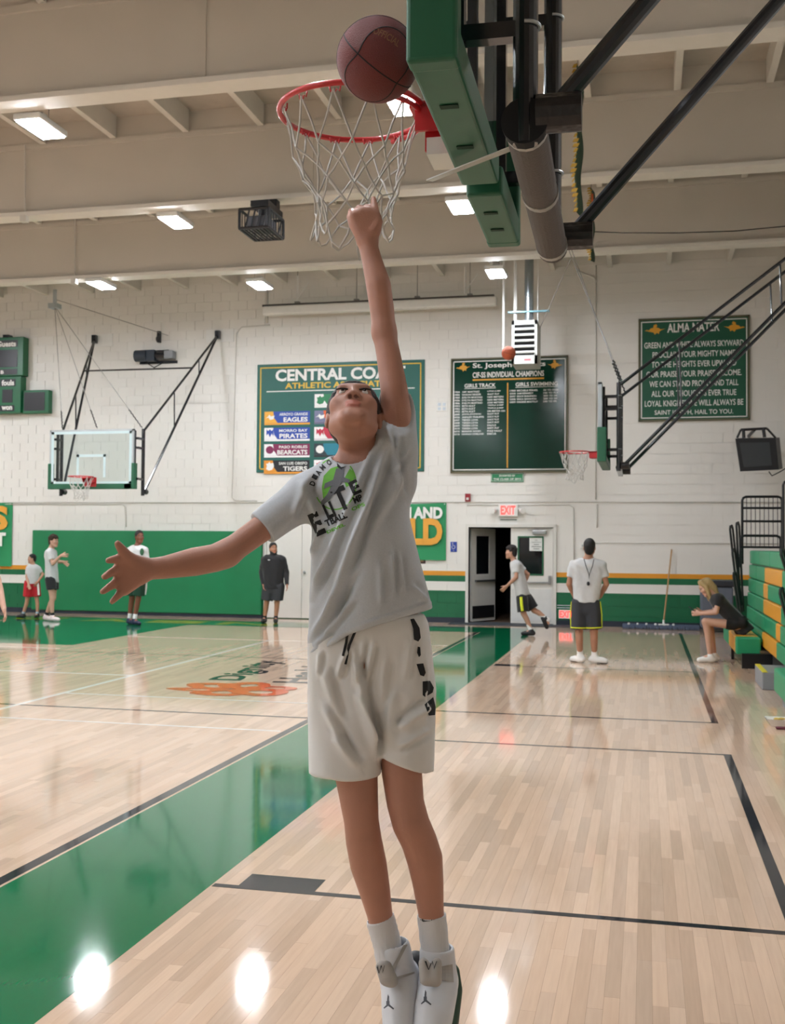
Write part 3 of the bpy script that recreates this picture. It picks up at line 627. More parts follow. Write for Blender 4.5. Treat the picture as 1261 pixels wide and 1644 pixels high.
# scoreboard
M_SCG = mat('green_scoreboard_paint', '#12613c', .35, var=.05); M_SCB = mat('black_score_panel', '#1b1c21', .35)
sb = thing('scoreboard', 'green scoreboard cut by the left edge of the picture', 'scoreboard', (-14.8, YW, 4.5)); ys = YW - .22
mk('case', join(rbox(-16, -13.78, ys, YW, 5.38, 6.27, .015), rbox(-16, -13.83, ys, YW, 4.53, 5.37, .015)), M_SCG, sb)
ws = mk('side_case', rbox(-13.82, -13.16, ys + .06, YW, 4.52, 5.05, .015), M_SCG, sb); mk('side_panel', wplate(-13.78, -13.26, 4.58, 5.0, ys + .06, .006), M_SCB, ws)
mk('score_panel', join(wplate(-15, -13.93, 5.58, 5.98, ys, .006), wplate(-14.37, -13.93, 5.41, 5.54, ys, .006), wplate(-14.36, -13.97, 5.14, 5.31, ys, .006), wplate(-14.3, -14.04, 4.77, 5.07, ys, .006), wplate(-14.36, -13.99, 4.57, 4.71, ys, .006)), M_SCB, sb)
mk('score_panel', wplate(-15.2, -13.93, 6.04, 6.2, ys, .004), M_SCB, sb)
for s, a_, b_, z0, z1 in (('Guests', -14.46, -13.97, 6.05, 6.18), ('B', -14.35, -14.27, 5.43, 5.51), ('fouls', -14.32, -14.0, 5.16, 5.29), ('won', -14.31, -14.04, 4.6, 4.69)):
    mk('lettering', wtext(s, a_, b_, z0, z1, ys - .006, .04), M_WPR, sb)
mk('bonus_lamp', ell((-14.47, ys - .01, 5.43), .05, .02, .05, 12, 8), M_OFFW, sb, smooth=True); mk('bracket', box(-14.35, -14.2, ys + .05, YW, 6.27, 6.34), M_BLK, sb)
# projector and the winch on the wall
wi = thing('hoist_winch', 'dark electric winch mounted above the glass backboard', 'winch', (-10.6, YW - .1, 5.7))
mk('motor', join(cyl((-11.02, YW - .18, 5.74), (-10.75, YW - .18, 5.74), .13, 16), box(-10.8, -10.55, YW - .25, YW, 5.62, 5.86)), mat('slate_motor', '#2c3540', .5), wi)
mk('drum', join(cyl((-10.55, YW - .15, 5.74), (-10.2, YW - .15, 5.74), .09, 16), box(-10.5, -10.22, YW - .22, YW, 5.70, 5.85)), M_BLK, wi); mk('gear_case', rbox(-10.33, -10.12, YW - .24, YW - .02, 5.66, 5.84, .02), mat('grey_gear_case', '#8a8d90', .4, .3), wi)
mk('base_plate', box(-11.0, -10.1, YW - .03, YW, 5.58, 5.64), M_BLK, wi); mk('pulley_hook', join(box(-10.56, -10.5, YW - .1, YW, 6.05, 6.3), ell((-10.53, YW - .1, 6.12), .05, .05, .07, 10, 8)), M_TAPE, wi); mk('cord', tube([(-10.8, YW - .12, 5.6), (-10.6, YW - .13, 5.48), (-10.4, YW - .12, 5.58)], .012, 6), M_BLK, wi)
# banners
M_BANG = mat('green_banner_cloth', '#1d8a55', .6, var=.08, scale=3); M_BANO = mat('orange_banner_print', '#e0a13c', .6)
def banner(label, x0, x1, z0, z1, letters):
    t = thing('wall_banner', label, 'banner', ((x0 + x1) / 2, YW, z0)); N_ = 24
    wav = lambda u, v: YW - .03 - .018 * math.sin(u * 9 + v * 2) * (.3 + .7 * (1 - v)) - .012 * math.sin(v * 7 + u * 4)
    V = []; F = []
    for j in range(N_ + 1):
        for i in range(N_ + 1):
            u, v = i / N_, j / N_; sag = -.03 * math.sin(u * math.pi) * v - .02 * (1 - v) * (u)
            V.append((x0 + (x1 - x0) * u, wav(u, v), z0 + (z1 - z0) * v + sag))
    n0 = len(V); V += [(a, b + .006, c) for a, b, c in V]
    for j in range(N_):
        for i in range(N_):
            q = (j * (N_ + 1) + i, j * (N_ + 1) + i + 1, (j + 1) * (N_ + 1) + i + 1, (j + 1) * (N_ + 1) + i); F += [q, tuple(k + n0 for k in q[::-1])]
    mk('cloth', (V, F), M_BANG, t, smooth=True)
    for s, a, b, c, d, m in letters:
        mk('lettering', wtext(s, a, b, c, d, YW - .075, .05), m, t)
    for x, z in ((x0 + .03, z1 - .03), (x1 - .03, z1 - .03)): mk('grommet', ell((x, YW - .05, z), .015, .01, .015, 8, 6), M_ALU, t)
    return t
X = lambda x, y=850: at(x, y, Y=YB - .07)[0]
Zw = lambda y, x=680: at(x, y, Y=YB - .07)[2]
banner('green banner with white and orange letters beside the open door', X(560), X(716), Zw(898), Zw(807), [('AND', X(664), X(711), Zw(833), Zw(814), M_WPR), ('N', X(646), X(661), Zw(833), Zw(814), M_WPR), ('LD', X(659), X(711), Zw(875), Zw(832), M_BANO)])
banner('green banner with an orange letter at the left edge', X(-60), X(18), Zw(908, 10), Zw(806, 10), [('S', X(-14), X(13), Zw(851, 10), Zw(812, 10), M_BANO), ('T', X(-6), X(10), Zw(877, 10), Zw(855, 10), M_WPR)])
# padding on the wall
wp = thing('wall_padding', 'long green vinyl wall padding behind the boys', 'wall pad', (-10.8, YB, .05)); M_VIN = mat('green_vinyl', '#0e7a4c', .42, var=.10, scale=2.5, bump=.12, bscale=5)
xs = np.array([-13.55, -8.05])
for a_, b_ in zip(xs[:-1], xs[1:]):
    mk('pad_panel', rbox(a_ + .001, b_ - .001, YB - .12, YB - .0095, .07, 1.87, .018, 3), M_VIN, wp)
mk('base_strip', box(-13.55, -8.05, YB - .09, YB - .0095, 0, .068), M_BASE, wp)
# alarm, exit signs, access sign, thermostat and poster
fa = thing('fire_alarm', 'small red fire alarm strobe on the white wall', 'alarm', (-3.58, YW, 2.55)); ax, az = px2(752, 799)
mk('case', rbox(ax - .055, ax + .055, YW - .06, YW, az - .085, az + .08, .008), mat('alarm_red', '#8e1c26', .35), fa); mk('strobe', rbox(ax - .025, ax + .025, YW - .085, YW - .055, az - .05, az, .008), M_OFFW, fa)
ex = thing('exit_sign', 'lit red exit sign above the double doors', 'exit sign', (-2.75, YW, 2.2)); exx, exz = px2(817, 820)
mk('case', rbox(exx - .2, exx + .2, YW - .09, YW, exz - .12, exz + .13, .012), M_OFFW, ex); M_EXR = mat('exit_letter_glow', '#ff3a35', .5, emit=2.2, var=0)
mk('lettering', wtext('EXIT', exx - .15, exx + .15, exz - .08, exz + .1, YW - .09, .03, .003), M_EXR, ex)
for sgn in (-1, 1): mk('emergency_lamp', join(cyl((exx + sgn * .2, YW - .05, exz + .03), (exx + sgn * .28, YW - .08, exz + .02), .02), cyl((exx + sgn * .27, YW - .06, exz + .0), (exx + sgn * .31, YW - .16, exz - .01), .045, 12, .055)), M_OFFW, ex)
es = thing('door_notice', 'narrow white notice under the lit exit sign', 'notice', (-2.75, YW, 2.04)); mk('panel', join(wplate(exx - .2, exx + .2, exz - .22, exz - .15, YW, .01), wplate(exx - .2, exx + .18, exz - .28, exz - .225, YW, .01)), M_OFFW, es); mk('print_line', wplate(exx - .17, exx + .17, exz - .195, exz - .175, YW - .01, .001), M_TXT, es)
lx_, lz_ = px2(908, 986); le = thing('low_exit_sign', 'lit red exit sign low on the green wall behind the coach', 'exit sign', (lx_, YW, lz_ - .1))
mk('case', rbox(lx_ - .13, lx_ + .17, YW - .03, YW, lz_ - .09, lz_ + .09, .006), M_OFFW, le); mk('lettering', wtext('EXIT', lx_ - .11, lx_ + .15, lz_ - .065, lz_ + .065, YW - .03, .03, .003), M_EXR, le); mk('guard_rail', join(*[cyl((lx_ - .16, YW - .06, lz_ + z), (lx_ + .25, YW - .06, lz_ + z), .006, 6) for z in (.13, .18)]), M_ALU, le)
bx_, bz_ = px2(729, 878); ac = thing('access_sign', 'blue wheelchair access sign beside the door frame', 'sign', (bx_, YW, bz_ - .12)); mk('panel', rbox(bx_ - .068, bx_ + .068, YW - .012, YW, bz_ - .105, bz_ + .105, .005), mat('access_blue', '#1b3f9c', .4), ac)
wc = [(-.02, .07), (-.015, .02), (.02, .02), (.035, -.02)]; mk('wheelchair_symbol', join(tube([(bx_ + a, YW - .014, bz_ + b + .005) for a, b in wc], .006, 6), tube([(bx_ - .005 + .032 * math.cos(q), YW - .014, bz_ - .01 + .032 * math.sin(q)) for q in np.linspace(2.2, 6.2, 12)], .005, 6), ell((bx_ - .022, YW - .014, bz_ + .085), .009, .004, .009, 8, 6), wplate(bx_ - .012, bx_ + .012, bz_ - .085, bz_ - .075, YW - .012, .003)), M_WPR, ac)
tx, tz = px2(710, 653); ts = thing('switch_plate', 'pale four-gang switch plate between the two wall boards', 'switch', (tx, YW, tz)); mk('plate', rbox(tx - .11, tx + .11, YW - .02, YW, tz - .1, tz + .1, .006), M_OFFW, ts)
for a_ in (-.05, .05):
    for b_ in (-.045, .045): mk('switch', rbox(tx + a_ - .03, tx + a_ + .03, YW - .03, YW - .019, tz + b_ - .03, tz + b_ + .03, .004), mat('pale_blue_switch', '#c4cfd8', .4), ts)
qx, qz = px2(677, 902); po = thing('small_poster', 'small dark poster under the green and white banner', 'poster', (qx, YW, qz - .04)); mk('sheet', wplate(qx - .35, qx + .09, qz - .035, qz + .05, YW, .004), mat('maroon_poster', '#3c2020', .5), po); mk('picture', wplate(qx - .05, qx + .05, qz - .0, qz + .04, YW - .004, .001), mat('poster_tan', '#8a6a4a', .5), po)
hx_, hz_ = px2(936, 876); hk = thing('wall_socket', 'white junction box on the wall beside the coach head', 'junction box', (hx_, YW, hz_)); mk('case', rbox(hx_ - .05, hx_ + .05, YW - .05, YW, hz_ - .06, hz_ + .06, .01), M_OFFW, hk); mk('knob', cyl((hx_, YW - .05, hz_), (hx_, YW - .08, hz_), .02), M_ALU, hk)

# ================================================================= HANGING THINGS
# rolled screen
rs = thing('projection_screen', 'long white rolled-up projection screen case below the ceiling', 'projection screen', (-5.4, 21.8, 6.45))
mk('case', rbox(-7.95, -2.94, 21.7, 21.86, 6.47, 6.66, .03), M_OFFW, rs); mk('top_rail', box(-7.97, -3.0, 21.74, 21.84, 6.66, 6.70), mat('dark_rail', '#4a4742', .5), rs)
for x in (-7.2, -5.9, -4.6, -3.5): mk('hanger', join(cyl((x, 21.8, 6.68), (x, 21.8, 7.565), .008, 6), box(x - .05, x + .05, 21.75, 21.85, 6.69, 6.74)), M_WIRE, rs)
for x in (-7.2, -3.6): mk('brace', join(cyl((x, 21.8, 6.75), (x, 21.8, 7.3), .02, 8), cyl((x, 21.8, 6.8), (x + .25, 21.8, 7.15), .012, 6)), M_OFFW, rs)
# heater
ht = thing('unit_heater', 'pale grey unit heater with louvres hanging from a metal flue', 'heater', (-2.17, 20.2, 4.95)); M_HT = mat('pale_heater_enamel', '#b9bcb8', .4, var=.04); Yh = 20.0
h0, h1 = at(822, 512, Y=Yh)[0], at(863, 512, Y=Yh)[0]; hz0, hz1 = at(845, 584, Y=Yh)[2], at(845, 514, Y=Yh)[2]
mk('case', join(rbox(h0, h1, Yh + .04, Yh + .7, hz0, hz1, .015), box(h0, h0 + .05, Yh, Yh + .05, hz0, hz1), box(h1 - .05, h1, Yh, Yh + .05, hz0, hz1), box(h0, h1, Yh, Yh + .05, hz1 - .08, hz1), box(h0, h1, Yh, Yh + .05, hz0, hz0 + .16)), M_HT, ht)
mk('opening', box(h0 + .05, h1 - .05, Yh + .03, Yh + .042, hz0 + .16, hz1 - .08), mat('heater_dark', '#141415', .8), ht)
for k in range(5):
    z = hz0 + .22 + k * .108; mk('louvre', obox(((h0 + h1) / 2, Yh + .005, z), UX, nrm((0, 1, .55)), nrm((0, -.55, 1)), (h1 - h0) / 2 - .05, .03, .012), mat('bright_louvre', '#dcdedb', .3), ht)
mk('badge', join(*[wplate((h0 + h1) / 2 + a - .02, (h0 + h1) / 2 + a + .02, hz0 + .06, hz0 + .09, Yh, .003) for a in (0.02, .06, .1)]), mat('badge_red', '#b5606a', .4), ht)
mk('flue', cyl((h0 * .4 + h1 * .6, Yh + .35, hz1), (h0 * .4 + h1 * .6, Yh + .35, 7.565), .085, 20), mat('galvanised_flue', '#a7b0b5', .25, .8), ht, smooth=False)
mk('support_bar', box(h0 - .1, h1 + .2, Yh + .25, Yh + .3, hz1 + .2, hz1 + .23), mat('teal_strut', '#5f8791', .4, .3), ht)
for x in (h0 + .05, h1 - .02): mk('hanger_rod', cyl((x, Yh + .3, hz1), (x, Yh + .3, 7.565), .01, 8), M_OFFW, ht)
mk('gas_pipe', tube([(h0 - .18, Yh + .2, hz0 + .25), (h0 - .18, Yh + .2, 7.3)], .02, 8), M_OFFW, ht); mk('gas_pipe', tube([(h0 + .02, Yh + .3, hz1), (h0 + .02, Yh + .3, 7.3)], .022, 8), M_OFFW, ht); mk('guy_wire', cyl((h1 + .02, Yh + .3, hz1 - .1), (h1 + .7, Yh - 1.2, 6.6), .008, 6), M_WIRE, ht)
# projector in its cage
pr = thing('caged_projector', 'black projector inside a wire cage under the beam', 'projector', (-5.35, 14.2, 6.0)); M_CAGE = mat('black_cage_wire', '#15161a', .4); c0 = at(382, 372, Y=13.9); 
pcx, pcy, pcz = -5.17, 14.05, 6.03; hw, hd, hh = .21, .3, .13
E8 = [(pcx + a * hw, pcy + b * hd, pcz + c * hh) for a in (-1, 1) for b in (-1, 1) for c in (-1, 1)]; S = []
for i in range(8):
    for k in range(i + 1, 8):
        if sum(abs(E8[i][q] - E8[k][q]) > 1e-6 for q in range(3)) == 1: S.append(cyl(E8[i], E8[k], .02, 6))
for sy in (-1, 1):
    for q in np.linspace(-1, 1, 6)[1:-1]:
        x = pcx + q * hw; S.append(cyl((x, pcy + sy * hd, pcz - hh), (x + .06, pcy + sy * hd, pcz + hh), .012, 6))
for q in np.linspace(-1, 1, 9)[1:-1]: S.append(cyl((pcx + q * hw, pcy - hd, pcz - hh), (pcx + q * hw, pcy + hd, pcz - hh), .014, 6))
for q in np.linspace(-1, 1, 7)[1:-1]: S.append(cyl((pcx - hw, pcy + q * hd, pcz - hh), (pcx - hw, pcy + q * hd, pcz + hh), .007, 6)); S.append(cyl((pcx + hw, pcy + q * hd, pcz - hh), (pcx + hw, pcy + q * hd, pcz + hh), .007, 6))
mk('cage', join(*S), M_CAGE, pr); mk('projector_body', rbox(pcx - .15, pcx + .15, pcy - .2, pcy + .2, pcz - .08, pcz + .07, .02), mat('dark_grey_projector', '#55565c', .5), pr); mk('lens', cyl((pcx - .05, pcy + .2, pcz), (pcx - .05, pcy + .28, pcz), .06, 16), M_BLK, pr)
mk('mount', join(cyl((pcx, pcy, pcz + .08), (pcx, pcy, 6.3), .05), box(pcx - .13, pcx + .13, pcy - .1, pcy + .5, 6.26, 6.34), box(pcx - .08, pcx + .08, pcy + .38, pcy + .52, 6.3, 6.52)), M_CAGE, pr)
# hanging pennants seen edge on
M_PEN = mat('dark_green_felt', '#23402c', .9, var=.1); M_PEO = mat('gold_fringe', '#a8842f', .9)
def pennant(label, x, y, z0, z1, w, orange):
    t = thing('hanging_pennant', label, 'pennant', (x, y, z0)); n_ = 30; V = []; F = []
    for k in range(n_ + 1):
        z = z1 + (z0 - z1) * k / n_; off = .03 * math.sin(k * .5)
        for sx in (0, 1): V.append((x + sx * .035 + off * .5, y + sx * w * (.98 - .2 * k / n_), z + sx * .05))
    n0 = len(V); V += [(a + .012, b, c) for a, b, c in V]
    for k in range(n_): q = (2 * k, 2 * k + 1, 2 * k + 3, 2 * k + 2); F += [q, tuple(i + n0 for i in q[::-1]), (2 * k, 2 * k + 2, 2 * k + 2 + n0, 2 * k + n0)]
    mk('cloth', (V, F), M_PEN, t)
    S = []
    for k in range(n_):
        z = z1 + (z0 - z1) * (k + .5) / n_; S.append(obox((x - .012 + .015 * math.sin(k * .5), y, z), UX, UY, nrm((.5, 0, 1)), .02 + .012 * math.sin(k * 1.3), .004, (z1 - z0) / n_ * .4))
    mk('fringe', join(*S), M_PEO, t); mk('cord', cyl((x + .02, y + .01, z1 - .02), (x + .02, y + .01, ZD), .006, 6), M_WIRE, t)
    if orange: mk('tail', box(x + .02, x + .05, y - .004, y + .004, z1 - .5, z1 - .1), mat('orange_tail', '#c05a2a', .8), t)
g0 = at(928, 130, Y=12.0); g1 = at(940, 340, Y=12.0); pennant('long dark green pennant with gold fringe behind the black post', g0[0] - .02, 12.0, g1[2], g0[2] + .2, .5, False)
g0 = at(952, 300, Y=15.6); g1 = at(952, 418, Y=15.6); pennant('shorter dark green pennant hanging farther back', g0[0] - .04, 15.6, g1[2], g0[2], .4, True)
wz = thing('ceiling_cable', 'thin dark cable sagging along the ceiling at right', 'cable', (0, 17, 6.6)); mk('strand', tube([at(x, y, Y=17.5) for x, y in ((905, 370), (1000, 374), (1090, 374), (1180, 371), (1275, 362))], .009, 6), M_BLK, wz)
# television
tv = thing('hanging_speaker', 'black boxy screen in a bracket hung on the right wall end', 'monitor', tuple(at(1215, 757, Y=21.2))); 
tp = lambda x, y, Y=21.0: at(x, y, Y=Y)
def quadbox(pts, back):   # four corners in front, pushed back
    V = [tuple(p) for p in pts] + [tuple(np.array(p) + back) for p in pts]
    return V, [(0, 1, 2, 3), (7, 6, 5, 4), (0, 4, 5, 1), (1, 5, 6, 2), (2, 6, 7, 3), (3, 7, 4, 0)]
bk = np.array([.12, .45, .05]); M_TVB = mat('black_plastic_case', '#17181b', .45)
mk('case', quadbox([tp(1189, 757), tp(1251, 754), tp(1246, 703), tp(1181, 704)], bk), M_TVB, tv); mk('screen', quadbox([tp(1195, 750, 20.99), tp(1240, 747, 20.99), tp(1236, 710, 20.99), tp(1188, 711, 20.99)], np.array([0, .02, 0])), mat('dark_mesh_screen', '#33373a', .5, bump=.4, bscale=200), tv)
mk('bracket', join(cyl(tp(1184, 703), tp(1190, 690), .02), cyl(tp(1190, 690), tp(1232, 688), .025), cyl(tp(1232, 688), tp(1246, 703), .02), cyl(tp(1195, 703), tp(1194, 688), .03), cyl(tp(1228, 702), tp(1226, 688), .03), cyl(tp(1212, 690), np.array([tp(1212, 690)[0], YB - .01, tp(1212, 690)[2]]), .03)), M_TVB, tv)
mk('cord', tube([tp(1235, 757), tp(1240, 764), tp(1252, 758), tp(1262, 752)], .012, 6), M_TVB, tv)

# ================================================================= BLEACHERS
M_SEAT = mat('green_bleacher_plastic', '#1d8f62', .38, var=.05); M_SEATY = mat('gold_bleacher_plastic', '#dd9a2c', .38, var=.05); M_RAIL = mat('black_rail_tube', '#131519', .3)
M_STEP = mat('grey_step_board', '#83868a', .5); M_FOOT = mat('brown_foot_board', '#6f5e48', .2, var=.1); M_YEL = mat('yellow_edge_strip', '#d6c433', .5)
bt = thing('bleachers', 'closed green and gold bleachers along the right side', 'bleachers', (2.0, 15.2, 0))
XB = 1.55; zr = [.27, .49, .71, .925, 1.14, 1.36]
def ypx(x, z, X_): # depth along the bench where a vertical at image column x falls
    lo, hi = 8.0, 22.0
    for _ in range(40):
        m = (lo + hi) / 2
        if pj((X_, m, z))[0] > x: lo = m
        else: hi = m
    return lo
gold = {4: [(1228, 1256)], 3: [(1226, 1233)], 2: [(1226, 1254)], 1: [(1246, 1253)], 0: [(1224, 1247)]}
for k, z in enumerate(zr):
    xf = XB + .012 * k; h = .205
    iv = sorted([tuple(sorted((ypx(b, z, xf), ypx(a, z, xf)))) for a, b in gold.get(k, [])])
    cuts = []; y = 12.35
    for a, b in iv: cuts += [(y, a, M_SEAT), (a, b, M_SEATY)]; y = b
    cuts.append((y, 18.0, M_SEAT))
    for a, b, m in cuts:
        n = max(1, round((b - a) / 1.4))
        for q in range(n):
            c, d = a + (b - a) * q / n, a + (b - a) * (q + 1) / n
            if d - c > .03: mk('seat_front', rbox(xf, xf + .32, c + .002, d - .002, z, z + h, .018), m, bt)
    mk('row_gap', box(xf + .03, xf + .3, 12.35, 17.98, z - .02, z), M_RAIL, bt)
mk('understructure', box(XB + .1, 3.6, 12.4, 17.95, .0, 1.35), mat('dark_understructure', '#1c1d1f', .7), bt)
for a, b in ((12.4, 14.0), (14.0, 15.4)): mk('seat_front', rbox(1.98, 2.3, a, b - .004, 1.58, 1.82, .02), M_SEAT, bt)
# pulled out front row the woman sits on
mk('front_seat', rbox(1.2, 1.52, 15.4, 15.62, .17, .40, .02), M_SEAT, bt); mk('front_seat', rbox(1.2, 1.52, 15.625, 16.75, .17, .40, .02), M_SEATY, bt); mk('front_seat', rbox(1.2, 1.52, 16.755, 17.9, .17, .40, .02), M_SEAT, bt)
mk('foot_board', box(1.5, 2.4, 15.3, 17.9, .20, .235), M_FOOT, bt); mk('end_panel', box(1.26, 2.4, 15.24, 15.3, 0, .2), M_RAIL, bt); mk('leg', box(1.21, 1.25, 16.4, 16.5, 0, .3), M_RAIL, bt)
mk('step', rbox(1.30, 2.3, 13.05, 13.9, 0, .2, .01), M_STEP, bt); mk('step_edge', box(1.3, 1.36, 13.05, 13.9, .2, .206), M_YEL, bt)
mk('front_seat', rbox(1.30, 1.6, 10.3, 11.9, .14, .385, .02), M_SEAT, bt); mk('front_seat', rbox(1.3, 1.6, 9.0, 10.29, .14, .385, .02), M_SEATY, bt); mk('end_panel', box(1.38, 2.4, 9.0, 11.85, 0, .14), M_STEP, bt)
mk('understructure', box(1.9, 3.6, 4.0, 11.9, 0, .9), M_RAIL, bt)
# guard rails folded on top
def railframe(x0, x1, y, z0, z1, r=.02):
    c = .06; return tube([(x0, y, z0), (x0, y, z1 - c), (x0 + c * .3, y, z1 - c * .3), (x0 + c, y, z1), (x1 - c, y, z1), (x1 - c * .3, y, z1 - c * .3), (x1, y, z1 - c), (x1, y, z0)], r, 8)
X0, X1 = 1.50, 2.10
gr = mk('guard_rail', join(railframe(X0, X1, 18.05, 1.35, 2.42), *[cyl((X0, 18.05, z), (X1, 18.05, z), .018, 8) for z in (2.24, 2.03, 1.62)]), M_RAIL, bt)
for k in range(8): x = X0 + (X1 - X0) * (k + 1) / 9; mk('baluster', cyl((x, 18.05, 1.62), (x, 18.05, 2.4), .006, 6), M_RAIL, gr)
mk('guard_rail', join(railframe(1.46, 2.06, 17.9, 1.3, 1.8), cyl((1.46, 17.9, 1.62), (2.06, 17.9, 1.62), .018, 8)), M_RAIL, bt)
gr = mk('guard_rail', railframe(2.02, 2.6, 17.2, 1.4, 2.62), M_RAIL, bt)
for k in range(5): x = 2.02 + .58 * (k + 1) / 6; mk('baluster', cyl((x, 17.2, 1.5), (x, 17.2, 2.6), .006, 6), M_RAIL, gr)
def handrail(x, y, z0, z1, lean, r=.018):
    s = .10; mk('aisle_rail', tube([(x + lean, y, z0), (x, y, z1 - .05), (x + .005, y, z1), (x + .03, y + s * .4, z1 + .01), (x + .05, y + s, z1 - .05), (x + .05 + lean, y + s, z0)], r, 8), M_RAIL, bt)
handrail(1.31, 18.0, .75, 1.95, .12); handrail(1.33, 17.8, .7, 1.58, .1); handrail(1.33, 17.6, .6, 1.22, .08); handrail(1.4, 17.9, .6, 2.0, .06)
handrail(1.5, 13.0, .9, 1.6, .2); handrail(1.5, 13.1, .3, 1.15, .2); handrail(1.9, 14.6, 1.7, 2.2, .1)

# ================================================================= SMALL FLOOR THINGS
mp_ = thing('dust_mop', 'wide dust mop with a wooden handle leaning on the green wall', 'mop', (.35, 21.9, 0)); m0, m1 = at(1066, 1000, Y=21.85), at(1079, 882, Y=22.12)
mk('handle', cyl(m0, m1, .016, 10), mat('wood_handle', '#a98558', .5, var=.15), mp_); mk('clamp', join(cyl(m0 + UZ * .06, m0 - UZ * .06, .022), box(m0[0] - .1, m0[0] + .1, 21.8, 21.9, .08, .1)), M_OFFW, mp_)
xa, xb_ = at(1000, 1008, Y=21.85)[0], at(1124, 1008, Y=21.85)[0]; M_MOP = mat('blue_mop_yarn', '#515c70', .95, var=.3, scale=40, bump=.5)
S = []
for k in range(60):
    x = xa + (xb_ - xa) * (k + .5) / 60; S.append(tube([(x, 21.9, .07), (x, 21.78, .06), (x + random.uniform(-.02, .02), 21.68 + random.uniform(-.03, .02), .012)], .014, 5))
mk('mop_head', rbox(xa, xb_, 21.84, 21.95, .03, .09, .02), M_MOP, mp_); mk('mop_fringe', join(*S), M_MOP, mp_, kind='stuff')
for k in range(6): x = xa + .12 + k * .17; mk('stud', ell((x, 21.83, .09), .025, .02, .025, 8, 6), M_OFFW, mp_)
b0, b1 = at(1126, 985, Y=21.3), at(1178, 945, Y=21.3)
bn = thing('grey_bin', 'grey bin with a dark lid behind the seated woman', 'bin', ((b0[0] + b1[0]) / 2, 21.5, 0)); mk('body', rbox(b0[0], b1[0], 21.3, 21.75, .08, .86, .03), mat('slate_bin', '#5d6470', .5), bn); mk('lid', rbox(b0[0] - .02, b1[0] + .03, 21.27, 21.78, .86, .98, .03), mat('dark_bin_lid', '#2b2e36', .4), bn)
for x in (b0[0] + .08, b1[0] - .08): mk('wheel', cyl((x - .03, 21.5, .05), (x + .03, 21.5, .05), .05, 14), M_RAIL, bn)
tc_ = at(1254, 1166, Z=0); tr_ = thing('food_tray', 'white paper food tray on the floor by the bleachers', 'food tray', tuple(tc_)); cx_, cy_ = tc_[0], tc_[1]
V = [(cx_ - .08, cy_ - .05, .003), (cx_ + .12, cy_ - .05, .003), (cx_ + .12, cy_ + .09, .003), (cx_ - .08, cy_ + .09, .003), (cx_ - .13, cy_ - .08, .065), (cx_ + .17, cy_ - .08, .065), (cx_ + .17, cy_ + .12, .065), (cx_ - .13, cy_ + .12, .065)]
F = [(0, 3, 2, 1), (0, 1, 5, 4), (1, 2, 6, 5), (2, 3, 7, 6), (3, 0, 4, 7)]
V2 = [(cx_ + (a - cx_) * .96, cy_ + (b - cy_) * .96, c + .004) for a, b, c in V]; mk('tray', (V + V2, F + [tuple(i + 8 for i in f[::-1]) for f in F]), mat('white_card', '#e6e4de', .6), tr_)
for k in range(7): a = random.random() * 6; mk('chip', ell((cx_ + .02 + .06 * math.cos(a), cy_ + .02 + .04 * math.sin(a), .06), .03, .025, .012, 8, 6), mat('yellow_chip', '#cfae55', .6), tr_)
nk = thing('crumpled_napkin', 'dark red napkin lying in front of the food tray', 'napkin', (cx_ + .02, cy_ - .16, 0)); mk('paper', rbox(cx_ - .06, cx_ + .12, cy_ - .20, cy_ - .13, .001, .02, .008), mat('maroon_napkin', '#5a2230', .7), nk)

